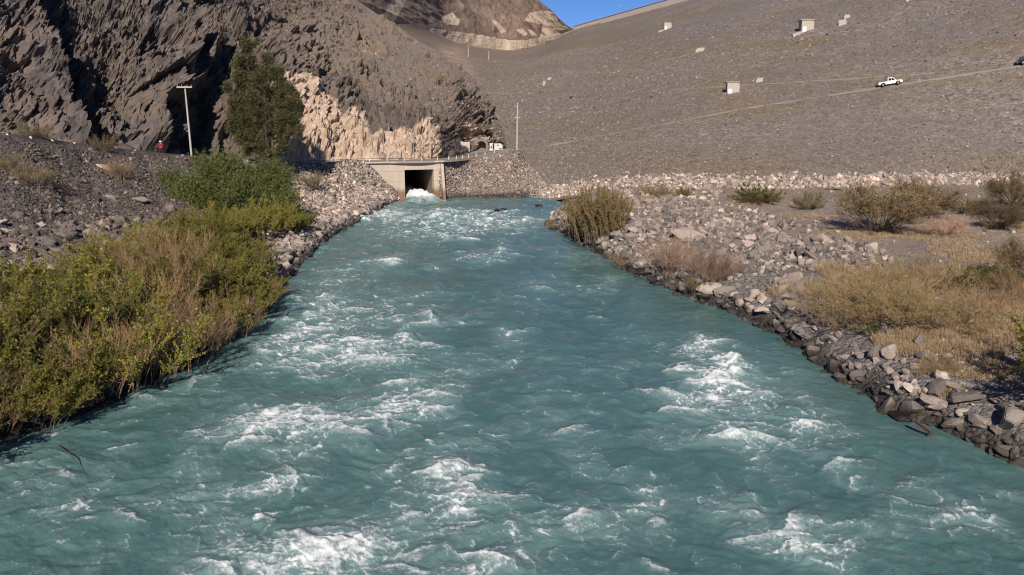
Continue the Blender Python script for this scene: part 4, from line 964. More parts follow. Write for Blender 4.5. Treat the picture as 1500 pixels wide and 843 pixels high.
# dry grass: one uncountable cover of blades
def grass(name, pts, h, label, seed, lean=.45, w_=.014):
    rng = np.random.default_rng(seed); n = len(pts); d = unit(rng.normal(0, lean, (n, 3)) * [1, 1, .2] + [0, 0, 1]); hh = h * rng.uniform(.4, 1.2, n)
    o = Acc().add(*leaves(pts, d, hh, w_ * rng.uniform(.7, 1.4, n) * (1 + pts[:, 1] / 60), rng)).build(name, L_GRASS); tag(o, label, 'grass', kind='stuff'); return o
gp, gh = [], []
def patch(px, py, rx, ry, n, hgt):
    c = hit(B_RIGHT, px, py)
    if c is None: return
    sx = rx * c[1] / FPX; a = hit(B_RIGHT, px, py + ry); b = hit(B_RIGHT, px, max(py - ry, 292))
    sy = max(.5, abs((b[1] if b is not None else c[1] + 4) - (a[1] if a is not None else c[1] - 2)) / 2)
    r = np.sqrt(RNG.uniform(0, 1, n)); th = RNG.uniform(0, 6.283, n); x = c[0] + sx * r * np.cos(th); y = c[1] + sy * r * np.sin(th)
    tu = fbm(x / .9, y / .9, 2, 3); keep = tu > RNG.uniform(-.55, .25, n)
    x, y, tu = x[keep], y[keep], tu[keep]
    gp.append(np.stack([x, y, zR(x, y) - .02], 1)); gh.append(hgt * (1 + .8 * np.clip(tu, -.5, .8)))
for a in [(1400, 500, 120, 24, 26000, .42), (1340, 498, 60, 16, 9000, .4), (1470, 490, 60, 20, 9000, .45), (1360, 540, 26, 10, 2500, .35), (1395, 580, 22, 9, 1600, .35), (1220, 402, 14, 14, 2600, .95), (1150, 425, 24, 8, 2600, .6), (1195, 428, 26, 9, 3200, .65),
          (990, 292, 60, 4, 5000, .5), (1250, 345, 70, 6, 6000, .28), (1360, 345, 80, 10, 7000, .28), (1440, 375, 70, 16, 9000, .35), (1480, 330, 40, 8, 4500, .3), (1400, 405, 70, 14, 7000, .4), (1165, 318, 60, 4, 3000, .25), (1250, 400, 50, 12, 4000, .45), (1110, 298, 50, 3, 2500, .25), (1440, 545, 70, 14, 5000, .35), (930, 300, 30, 5, 2000, .4), (1480, 455, 40, 20, 6000, .5)]: patch(*a)
gp = np.concatenate(gp); gh = np.concatenate(gh)
grass('dry_grass', gp, gh, 'straw-coloured dry grass growing over the right river flat', 4)

# loose stones on the hillside
uS = RNG.uniform(.02, .985, 30000); vS = RNG.uniform(.01, .95, 30000); ic = np.minimum((uS * (CU - 1)).astype(int), CU - 1); jc = np.minimum((vS * (CV - 1)).astype(int), CV - 1)
kS = (scr[ic, jc] > .25) & (tan[ic, jc] < .3); kS &= fbm(uS * 20, vS * 14, 3, 15) > -.25; uS, vS = uS[kS], vS[kS]; nS = len(uS)
tag(scatter('scree', sample_grid(GH, uS, vS), np.clip(np.exp(RNG.normal(-1.75, .45, nS)), .07, .6), M_STONE_SCREE, SMALL, sink=.25), 'loose stones and scree lying on the left hillside', 'stones', kind='stuff')
# tiny scrub dotted over the hillside
uS = RNG.uniform(.05, .97, 900); vS = RNG.uniform(.04, .8, 900); kS = fbm(uS * 14, vS * 8, 3, 5) > -.05; pS = sample_grid(GH, uS[kS], vS[kS]); nS = len(pS); rS = np.exp(RNG.normal(-.75, .35, nS)); acc_ = Acc()
jS = RNG.integers(0, nS, nS * 45); gS = RNG.normal(0, .5, (len(jS), 3)); gS[:, 2] = np.abs(gS[:, 2]) * .8
acc_.add(*leaves(pS[jS] + gS * rS[jS][:, None], unit(gS + RNG.normal(0, .3, gS.shape) + [0, 0, .4]), .32 * rS[jS], .13 * rS[jS], RNG))
tag(acc_.build('scrub', L_ROUND), 'tiny dull scrub dotted over the rocky hillside on the left', 'scrub', kind='stuff')

# ------------------------------------------------------------------ stones: individual boulders first
SPECIAL = [(1042, 428, 21, 'tan', 'large pale rounded boulder at the water edge of the right bank', (1.15, .9, .75)), (1283, 524, 17, 'grey', 'grey upright boulder leaning on a darker slab on the right bank', (.8, .8, 1.2)), (1303, 522, 17, 'grey', 'tilted dark grey slab behind the upright boulder', (.7, 1, 1.25)),
           (1337, 572, 13, 'tan', 'smooth cream boulder in the middle of the right riprap', (1.1, 1, .75)), (1344, 543, 10, 'tan', 'small cream boulder above the smooth cream one', (1.1, 1, .7)), (1395, 568, 19, 'grey', 'flat grey slab on the right riprap, upper of two', (1.25, 1, .6)), (1412, 585, 26, 'grey', 'broad grey slab, largest of the right riprap', (1.3, 1, .6)), (1375, 592, 22, 'grey', 'long low grey slab just left of the broad one', (1.5, .9, .45)),
           (1398, 622, 17, 'tan', 'pinkish flat boulder above the shadowed hollow at the water', (1.3, 1, .6)), (1484, 622, 27, 'grey', 'big reddish block at the lower right picture edge', (1.1, 1, 1.0)), (1462, 590, 12, 'grey', 'grey block beside the big reddish one', (1, 1, .8)), (1180, 492, 18, 'grey', 'dark grey wedge boulder on the right water edge', (1.2, 1, .8)), (1215, 500, 15, 'grey', 'grey block behind the dark wedge boulder', (1.1, 1, .9)), (1160, 472, 14, 'grey', 'grey boulder in the row along the right water edge', (1.2, .9, .7)), (1120, 455, 16, 'tan', 'pale flat boulder in the row along the right water edge', (1.4, .9, .6)),
           (917, 325, 16, 'dark', 'dark flat boulder beside the reedy shrub', (1.4, 1, .55)), (935, 335, 17, 'grey', 'tilted grey slab left of the pinkish brush', (1.3, .8, .7)), (905, 348, 17, 'grey', 'broad pale grey boulder at the foot of the reedy shrub', (1.3, 1, .7)), (1010, 350, 26, 'tan', 'broad pale boulder between the two pinkish brushes', (1.3, 1, .6)), (1082, 330, 14, 'tan', 'pinkish block on the upper riprap', (1.3, 1, .7)), (1090, 358, 11, 'tan', 'cream block below the pinkish block', (1.2, 1, .7)), (1072, 362, 9, 'tan', 'small cream boulder left of the cream block', (1.1, 1, .7)), (976, 402, 8, 'tan', 'whitish boulder standing at the water edge', (1, 1, 1)), (1002, 398, 10, 'grey', 'dark square block beside the whitish boulder', (1.3, 1, .8)), (1060, 405, 13, 'grey', 'grey boulder behind the large pale rounded one', (1.2, 1, .8)), (1017, 438, 7, 'tan', 'small cream stone left of the large pale rounded boulder', (1, 1, .8))]
for px, py, r, tone, lb, sz in SPECIAL:
    p = hit(B_RIGHT, px, py)
    if p is None: continue
    D = np.linalg.norm(p - [0, 0, CAMZ]); boulder(p, r * D / FPX, tone, lb, sz=sz)
# wet rocks in the river
for px, py, r, lb in [(683, 315, 5, 'small dark wet rock, leftmost in the rapid'), (694, 312, 4, 'small dark wet rock beside the leftmost one in the rapid'), (727, 310, 8, 'dark wet rock in the middle of the rapid'), (738, 308, 7, 'dark wet rock touching the right side of the middle one'), (790, 303, 7, 'dark wet rock alone near the far shore of the rapid'), (720, 314, 5, 'low dark rock in front of the middle rapid rock'),
                      (520, 322, 9, 'dark wet rock off the shaded left bank'), (476, 361, 6, 'dark rock off the gravel spit'), (880, 372, 14, 'dark wet boulder in the water under the reedy shrub'), (958, 402, 12, 'dark wet stone at the right water edge below the olive tuft'), (1326, 612, 24, 'dark wet slab half under water by the rusty beam')]:
    p = P(px, py, 0.0); D = np.linalg.norm(p - [0, 0, CAMZ]); boulder(p, r * D / FPX, 'wet', lb, sz=(1.3, 1, .7), lift=.1)
# left: gravel spit block, stone pile
for px, py, r, tone, lb, sz in [(415, 375, 26, 'grey', 'very large rounded grey boulder on the left gravel spit', (1.2, 1, .7)), (437, 358, 11, 'tan', 'pale block right of the large rounded boulder on the left spit', (1.3, 1, .7)), (375, 357, 8, 'tan', 'small pale boulder on the left spit beside the shrubs', (1.2, 1, .8)),
                                (18, 367, 14, 'tan', 'pale boulder among dark ones in the left stone pile', (1.2, 1, .8)), (2, 328, 9, 'tan', 'cream rounded stone at the left picture edge', (1.3, 1, .7)), (12, 345, 17, 'grey', 'long grey slab at the left picture edge', (1.5, 1, .6)), (60, 335, 10, 'grey', 'upright grey block in the left stone pile', (.8, .8, 1.2)), (75, 345, 11, 'grey', 'grey block with a rounded top in the left stone pile', (1, 1, 1)), (4, 380, 15, 'dark', 'dark boulder low at the left picture edge', (1.2, 1, .8)), (148, 337, 9, 'tan', 'square pale stone at the foot of the left slope', (1.1, 1, .9)), (152, 247, 9, 'tan', 'pale flat rock jutting from the slope below the road', (1.6, 1, .5)),
                                (250, 309, 10, 'grey', 'pointed grey rock left of the big green tree', (.9, .9, 1.2)), (205, 295, 10, 'grey', 'grey rock on the slope left of the pointed one', (1.3, 1, .8)), (165, 290, 9, 'grey', 'flat grey rock in the middle of the left slope', (1.4, 1, .6)), (45, 338, 13, 'dark', 'dark slab in the left stone pile', (1.4, 1, .7)), (30, 318, 10, 'grey', 'grey boulder at the top of the left stone pile', (1.2, 1, .8)), (545, 297, 6, 'dark', 'dark boulder at the water in front of the concrete wall', (1.2, 1, .9)), (558, 275, 5, 'dark', 'dark round stone against the concrete wall', (1, 1, 1.2))]:
    p = hit(B_LEFT, px, py)
    if p is None: continue
    D = np.linalg.norm(p - [0, 0, CAMZ]); boulder(p, r * D / FPX, tone, lb, sz=sz)
# further boulders of the riprap that nothing tells apart
RGR = 'grey riprap boulders of the right river bank'
nb = 0
while nb < 170:
    px = random.uniform(880, 1500); wy_ = np.interp(px, [q[0] for q in WRpx[::-1]][7:], [q[1] for q in WRpx[::-1]][7:])
    py = wy_ - random.uniform(-3, 4) - random.random() ** 1.5 * 70 * (1 if px < 1150 else .9)
    p = hit(B_RIGHT, px, py)
    if p is None: continue
    sdv_ = sdist(np.array([p[0]]), np.array([p[1]]))[0]
    if sdv_ < -.45: continue
    s_ = random.uniform(.35, .75) * (1 + .5 * (random.random() < .2)) * (.5 if p[1] < 45 else .85)
    tan_ = random.random() < .22
    boulder(p, s_, 'tan' if tan_ else 'grey', 'pale riprap boulder among grey ones on the right river bank' if tan_ else 'grey angular riprap boulder on the right river bank', ('pale' + RGR[4:]) if tan_ else RGR, sz=(random.uniform(.9, 1.4), 1, random.uniform(.6, .95)), lift=.15); nb += 1
nb = 0
while nb < 55:
    c = random.uniform(2.2, 5.2); f = random.uniform(.36, .56); p = LL(c, f); nb += 1
    boulder(p, random.uniform(.5, 1.2), random.choice(['grey', 'grey', 'dark']), 'dark grey angular boulder in the stone pile below the left slope', 'boulders of the left stone pile', sz=(random.uniform(.9, 1.4), 1, random.uniform(.6, .95)), lift=.1)
nb = 0
while nb < 26:
    c = random.uniform(7.3, 11.6); p = LL(c, random.uniform(.03, .09)); nb += 1
    boulder(p, random.uniform(.4, .85), random.choice(['grey', 'dark']), 'dark grey boulder along the left water edge', 'boulders along the left water edge', sz=(random.uniform(.9, 1.4), 1, random.uniform(.6, .95)), lift=.1)

M_STONE_APRON = stone_mat('stone_apron', 1.05, wetline=True, warm=.03)
# stuff: rubble too many to count
def part_stuff(o, label): return tag(o, label, kind='stuff')
def stuff(o, label, cat='stones'): return tag(o, label, cat, kind='stuff')
N = 44000; xs = RNG.uniform(4, 95, N); ys = RNG.uniform(16, 122, N); dd = sdist(xs, ys)
edge = 9 + 12 * sstep(45, 75, ys)
pr = np.where(dd < edge, 1.0, .10) * (dd > -.8); pr *= np.clip(.35 + ys / 90 + (dd < 4) * .5, 0, 1); pr *= (xs / ys < .92); pr *= np.where(fbm(xs / 6, ys / 6, 2, 8) > -.1, 1, .45)
k = RNG.uniform(0, 1, N) < pr; xs, ys, dd, edge = xs[k], ys[k], dd[k], edge[k]
sz_ = np.exp(RNG.normal(-1.75, .5, len(xs))) * (.8 + ys / 110) * np.where(dd < edge, 1, .5); sz_ = np.clip(sz_, .05, .8)
stuff(scatter('rubble', np.stack([xs, ys, zR(xs, ys, dd)], 1), sz_, M_STONE, MEDIUM), 'grey and tan loose stones covering the right river bank')
# left slope and shore
def left_scatter(N, c0, c1, f0, f1, mu, sg, mat, label, name='rubble', big=1.0, pw_=1.0):
    c = RNG.uniform(c0, c1, N) / 13; f = f0 + (f1 - f0) * RNG.uniform(0, 1, N) ** pw_
    pts = sample_grid(GL, c, f); sz = np.clip(np.exp(RNG.normal(mu, sg, N)), .05, big)
    return stuff(scatter(name, pts, sz, mat, MEDIUM), label)
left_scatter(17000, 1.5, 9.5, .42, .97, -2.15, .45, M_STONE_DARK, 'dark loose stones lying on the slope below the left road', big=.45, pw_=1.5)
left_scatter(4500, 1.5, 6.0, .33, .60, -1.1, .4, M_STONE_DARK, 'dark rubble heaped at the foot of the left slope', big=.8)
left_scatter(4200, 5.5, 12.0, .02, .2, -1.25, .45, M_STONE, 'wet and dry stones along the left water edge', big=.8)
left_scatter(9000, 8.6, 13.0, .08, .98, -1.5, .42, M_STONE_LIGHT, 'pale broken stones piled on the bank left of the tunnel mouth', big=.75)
# riprap apron right of the tunnel
pts = sample_grid(GA, RNG.uniform(0, 1, 9000), RNG.uniform(0, .97, 9000)); stuff(scatter('rubble', pts, np.clip(np.exp(RNG.normal(-1.75, .42, 9000)), .08, .5), M_STONE_APRON, MEDIUM), 'pale broken stones covering the embankment under the road right of the tunnel mouth')
# dam: pale boulder strip along the toe and gravel of the face
u = RNG.uniform(1.2, 7.4, 5200) / 12; vv_ = np.clip(RNG.uniform(0.0, .016, 5200) + .004 * RNG.normal(0, 1, 5200), 0, .03) + .004
pts = sample_grid(GD, u, (vv_) ** (1 / 1.7)); 
part_stuff(under(scatter('boulder_strip', pts, np.clip(np.exp(RNG.normal(-1.1, .33, 5200)), .15, .65), M_STONE_LIGHT, MEDIUM), dam), 'pale boulders along the foot of the dam')
NF = 80000; u = RNG.uniform(.8, 10.5, NF) / 12; vd_ = .022 + .6 * RNG.uniform(0, 1, NF) ** 2.4
pts = sample_grid(GD, u, vd_ ** (1 / 1.7)); dist = np.linalg.norm(pts, axis=1)
part_stuff(under(scatter('riprap', pts, np.clip(np.exp(RNG.normal(-1.95, .42, NF)), .06, .5) * np.clip(dist / 150, .8, 1.6), M_STONE_FACE, SMALL, sink=.3), dam), 'grey-brown stones of the dam face')

# ------------------------------------------------------------------ tunnel outlet
tun = empty('tunnel_outlet', TO, TUN_ANG); tag(tun, 'tan concrete tunnel outlet with a dark square mouth pouring white water', 'tunnel outlet')
OW, OH, TT = 5.0, 5.2, 1.2
hw = Acc()
hw.box((-6.0, .6, 2.35), (7.0, TT, 8.1)); hw.box((3.3, .6, 2.35), (1.6, TT, 8.1)); hw.box((0, .6, (OH + 6.4) / 2), (OW, TT, 6.4 - OH))
hw.build('headwall', M_CONC, tun)
Acc().box((-2.7, .45, 6.52), (13.9, 1.7, .24)).build('coping', M_CONC, tun)
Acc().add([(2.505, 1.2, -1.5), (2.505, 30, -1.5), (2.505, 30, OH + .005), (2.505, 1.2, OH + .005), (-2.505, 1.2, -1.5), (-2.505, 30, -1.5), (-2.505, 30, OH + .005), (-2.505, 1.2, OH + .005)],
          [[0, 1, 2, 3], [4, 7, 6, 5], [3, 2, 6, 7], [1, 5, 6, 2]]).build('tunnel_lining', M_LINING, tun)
pier = Acc().prism([(-2.2, -1.5), (0, -1.5), (0, 6.1), (-.5, 6.1)], 0, .45)
pr_ = pier.build('wing_wall', M_CONC, tun); pr_.rotation_euler = (0, 0, math.radians(90)); pr_.location = (4.12, 0, 0)

# guardrail along the road over the tunnel
gl = [tloc(-16, -.6, 0) * 0 + catmull(ROAD, ts=[x])[0] for x in np.linspace(10.4, 14.6, 40)]
gl = np.array(gl); gl = offset_line(gl, .7)
gr = empty('guardrail', gl[0]); tag(gr, 'low dark guardrail with pale posts along the road above the tunnel mouth', 'guardrail'); g0 = gl - gl[0]
Acc().tube(g0 + [0, 0, .5], .05, 6).build('rail', M_DARKMETAL, gr)
Lg = np.concatenate([[0], np.cumsum(np.linalg.norm(np.diff(g0, axis=0), axis=1))])
for d_ in np.arange(0, Lg[-1], 2.9):
    q = [np.interp(d_, Lg, g0[:, i]) for i in range(3)]; Acc().box((q[0], q[1] - .1, q[2] + .3), (.13, .12, .75)).build('post', M_PARAPET, gr)
# white marker stones along the left road edge
for i, (px, py) in enumerate([(8, 194.5), (42, 200.5), (74, 206), (106, 211), (137, 216), (167, 220), (196, 223), (265, 229)]):
    q = catmull(ROAD, ts=np.linspace(2, 9, 400)); dpt = q[:, 1] * CP - (q[:, 2] - CAMZ) * SP; i_ = np.argmin(np.abs(750 + FPX * q[:, 0] / dpt - px)); c = q[i_]
    tag(Acc().prism([(-.16, -.25), (.16, -.25), (.13, .16), (.07, .2), (-.07, .2), (-.13, .16)], -.11, .11).build('marker_stone', M_WHITE), 'small white marker stone on the edge of the left road', 'marker stone', 'white marker stones on the road edge').location = (c[0] + .2, c[1], c[2] + .02)

# ------------------------------------------------------------------ poles
def pole(base, h, r, mat, label, arms=(), lean=(0, 0), hw_=1.3, cat='utility pole', group=None):
    o = empty('utility_pole', base); tag(o, label, cat, group)
    Acc().tube([(0, 0, -.8), (lean[0] * .5, lean[1] * .5, h * .5), (lean[0], lean[1], h)], [r, r * .85, r * .65], 10).build('shaft', mat, o)
    for z in arms:
        Acc().box((lean[0] * z / h, -.16 + lean[1] * z / h, z), (hw_ * 2, .14, .18)).build('crossarm', mat, o)
        for k in (-.9, -.35, .35, .9):
            Acc().tube([(hw_ * k + lean[0], -.16, z + .09), (hw_ * k + lean[0], -.16, z + .16), (hw_ * k + lean[0], -.16, z + .3)], [.05, .07, .04], 6).build('insulator', M_GALV, o)
    return o
p = Q(281, 231, 106); pole(p, 9.2, .14, M_CONCPOLE, 'pale leaning utility pole with one crossarm beside the big green tree', (9.05,), (-.12, 0), 1.0)
p = Q(757, 219.5, 159.5); pole(p, 9.2, .2, M_WOODPOLE, 'slender pole with a short crossarm where the track starts up the dam', (6.2,), (.15, 0), .55)
p = Q(630.5, 233, 140.5); pole(p, 7.2, .15, M_WOODPOLE, 'pale pole against the tan cliff above the tunnel mouth', (7.0,), (0, 0), .6)
p = Q(686, 84, 420); pole(hit(B_DAM, 686, 84) if hit(B_DAM, 686, 84) is not None else p, 7.0, .3, M_WOODPOLE, 'thin far pole, left of two below the tan road cut', (), (0, 0), .8)
p = hit(B_DAM, 716, 89); pole(p, 6.0, .3, M_WOODPOLE, 'thin far pole, right of two below the tan road cut', (), (0, 0), .8)

# ------------------------------------------------------------------ tracks across the dam
def track(pxs, width, n=120, skirt=.55, bed=M_ROAD):
    L = [hit(B_DAM, x, y) for x, y in pxs]; L = np.array([q for q in L if q is not None]); L = catmull(L, n)
    k = np.ones(7) / 7
    for i in range(3): L[3:-3, i] = np.convolve(L[:, i], k, 'valid')
    T = np.gradient(L, axis=0)[:, :2]; T /= np.linalg.norm(T, axis=1, keepdims=True)
    Nr = np.stack([T[:, 1], -T[:, 0], 0 * T[:, 0]], 1); Nr *= np.sign((Nr * [0, -1, 0]).sum(1).mean())
    G = np.stack([L - Nr * width * .55 + [0, 0, .03], L + Nr * width * .45 + [0, 0, .03], L + Nr * (width * .45 + skirt) - [0, 0, width * .45 + .5]], 1)
    G[..., 2] += .06 * fbm(G[..., 0] / 1.5, G[..., 1] / 1.5, 2, 4)
    return L, Nr, grid_obj('road', G, bed)
TR1, NR1, o = track([(757, 219.5), (800, 213), (850, 204), (900, 195), (960, 184), (1020, 172.5), (1080, 160.5), (1150, 149.5), (1220, 138.5), (1290, 128), (1360, 117), (1430, 106), (1500, 95), (1580, 82)], 1.05, bed=M_TRACK, skirt=.3); tag(o, kind='structure')
_, _, o = track([(715, 135.5), (760, 137), (800, 139.5), (842, 142)], 4.0, 60, bed=M_TRACK); tag(o, kind='structure')
_, _, o = track([(842, 142), (880, 139), (930, 135.5), (990, 131.5), (1060, 127), (1120, 123), (1200, 118), (1280, 113), (1370, 107)], .8, 90, .2, bed=M_TRACK); tag(o, kind='structure')
_, _, o = track([(960, 91), (1010, 80), (1060, 66)], .6, 40, .2, bed=M_TRACK)
tag(o, kind='structure')

# ------------------------------------------------------------------ concrete chambers and slabs on the dam face
def chamber(px, py, wpx, hpx, label, open_left=True):
    p = hit(B_DAM, px, py); S = np.linalg.norm(p - [0, 0, CAMZ]) / FPX; W, H = wpx * S, hpx * S
    o = empty('gauge_hut', p, math.radians(-8)); tag(o, label, 'hut')
    Dp = W * 1.0
    Acc().prism([(-W * .32, -H * .3), (W * .5, -H * .3), (W * .5, H * .72), (W * .35, H * .86), (-W * .32, H * .86)], 0, Dp).build('housing', M_PALE, o)
    Acc().box((W * .04, Dp * .5, H * .89), (W * .94, Dp * 1.1, H * .05)).build('roof_slab', M_PALE, o)
    Acc().box((-W * .12, -.04, H * .1), (W * .24, .08, H * .5)).build('door', M_WHITE, o)
    Acc().add([(-W * .95, -.5 * Dp, -H * .36), (-W * .35, -.35 * Dp, -H * .2), (-W * .35, .1 * Dp, H * .02), (-W * .95, .0, -H * .2), (-W * .95, -.5 * Dp, -H * .56), (-W * .35, -.35 * Dp, -H * .5), (-W * .35, .1 * Dp, -H * .5), (-W * .95, .0, -H * .5)],
              [[0, 1, 2, 3], [0, 4, 5, 1], [1, 5, 6, 2], [3, 2, 6, 7], [0, 3, 7, 4]]).build('apron', M_PALE, o)
    return o
chamber(1072, 137, 20, 17, 'pale concrete hut on the dam face above the main track')
chamber(1181, 46, 19, 16, 'pale concrete hut high on the dam face towards the right')
chamber(977, 43, 12, 10, 'small pale concrete hut high on the dam face under the crest')
def slab(px, py, wpx, hpx, label, name='concrete_slab', th=.5, mat=None, sk=.25):
    p = hit(B_DAM, px, py); S = np.linalg.norm(p - [0, 0, CAMZ]) / FPX; W, H = wpx * S / 2, hpx * S
    q = [(-W, -H * .45, -.2 * H), (W * .6, -H * .5, -.1 * H), (W, H * .7, .5 * H), (-W * .4, H * .75, .42 * H)]
    V = [(a, b, c_ + .5) for a, b, c_ in q] + [(a, b, c_ - 1.2) for a, b, c_ in q]
    o = Acc().add(V, [[0, 1, 2, 3], [0, 4, 5, 1], [1, 5, 6, 2], [2, 6, 7, 3], [3, 7, 4, 0]]).build(name, mat or M_PALE); o.location = p; tag(o, label, 'slab'); return o
slab(1026, 75, 14, 5, 'pale flat concrete slab on the upper dam face'); slab(1113, 120, 11, 5, 'small pale concrete slab right of the hut by the track')
slab(1234, 36, 13, 9, 'bright broken concrete slab high on the dam face right of the upper hut'); slab(1241, 26, 9, 4, 'thin bright slab just above the broken one'); slab(797, 125, 5, 9, 'small upright pale slab on the left part of the dam face'); slab(805, 117, 6, 3, 'tiny pale slab above the upright one')
slab(1329, 2, 5, 3, 'tiny white block at the top picture edge on the dam face')

# crest lamp posts
for px, lb in [(858, 'thin lamp post on the dam crest, nearest the mountain'), (904, 'thin lamp post on the dam crest, middle of three'), (955, 'thin lamp post on the dam crest, nearest the top picture edge')]:
    t_ = (P(px, 0, 75)); 
    # intersect the crest line with the picture column
    k = np.linspace(0, 1, 400); L = A0[None] + (A1 - A0)[None] * k[:, None]; dpt = L[:, 1] * CP - (L[:, 2] - CAMZ) * SP; i_ = np.argmin(np.abs(750 + FPX * L[:, 0] / dpt - px)); c = L[i_]
    o = empty('lamp_post', (c[0] + 1.4, c[1], 75)); tag(o, lb, 'lamp post')
    Acc().tube([(0, 0, 0), (0, 0, 5), (0, 0, 8.5)], [.2, .16, .12], 6).build('shaft', M_GALV, o); Acc().box((.5, 0, 8.5), (1.4, .35, .2)).build('lamp_head', M_GALV, o)

# ------------------------------------------------------------------ cabinets, block wall and adit by the road
M_CAB = simple('faded_white_paint', (.56, .53, .49), .6, var=.12)
o = empty('control_cabinet', Q(719.5, 221.5, 158), .05); o.scale = (.8, .8, .85); tag(o, 'narrow white cabinet with a dark panel, left of two by the road', 'cabinet')
Acc().box((0, 0, .75), (.75, .6, 1.9)).build('housing', M_CAB, o); Acc().box((0, -.31, .9), (.3, .03, .55)).build('panel', M_DARKMETAL, o); Acc().box((0, 0, 1.74), (.85, .7, .08)).build('lid', M_WHITE, o)
o = empty('control_cabinet', Q(730, 221, 158.5), .05); o.scale = (.85, .8, .8); tag(o, 'wide white cabinet with small dark vents, right of two by the road', 'cabinet')
Acc().prism([(-.95, -.3), (.95, -.3), (.95, 1.3), (.55, 1.75), (-.95, 1.75)], -.45, .45).build('housing', M_CAB, o)
Acc().box((-.1, -.46, 1.35), (.5, .03, .22)).build('vent', M_DARKMETAL, o); Acc().box((.45, -.46, .55), (.6, .03, .16)).build('vent', M_DARKMETAL, o); Acc().box((-.55, -.465, .7), (.04, .02, 1.4)).build('door_seam', M_DARKMETAL, o)
o = tag(Acc().prism([(-1.9, -.8), (1.9, -.8), (1.9, 1.0), (.6, 1.0), (.5, 1.15), (-1.9, 1.2)], -.3, .3).build('block_wall', M_CONC), 'short tan concrete wall behind the road left of the white cabinets', 'wall'); o.location = Q(674, 216, 156)
o = empty('adit_portal', Q(705, 219.5, 159.5), .1); o.scale = (.75, .8, .75); tag(o, 'small arched adit opening in the rock beside the white cabinets', 'tunnel portal')
arc = [(1.25 * math.cos(a), 1.1 + 1.1 * math.sin(a)) for a in np.linspace(0, math.pi, 10)]; prof_o = [(1.25, -.5)] + arc + [(-1.25, -.5)]
out_ = [(1.9, -.5)] + [(1.9 * math.cos(a), 1.2 + 1.6 * math.sin(a)) for a in np.linspace(0, math.pi, 10)] + [(-1.9, -.5)]
V = [(a, 0, b) for a, b in prof_o] + [(a, 0, b) for a, b in out_] + [(a, 2.6, b) for a, b in prof_o] + [(a, 2.6, b) for a, b in out_]; n = len(prof_o)
Acc().add(V, [[i, i + 1, n + i + 1, n + i] for i in range(n - 1)] + [[n + i, n + i + 1, 3 * n + i + 1, 3 * n + i] for i in range(n - 1)] + [[i + 1, i, 2 * n + i, 2 * n + i + 1] for i in range(n - 1)]).build('arch', M_LINING, o)
Acc().add([(a, 2.5, b) for a, b in prof_o], [list(range(n))]).build('back_wall', M_LINING, o)

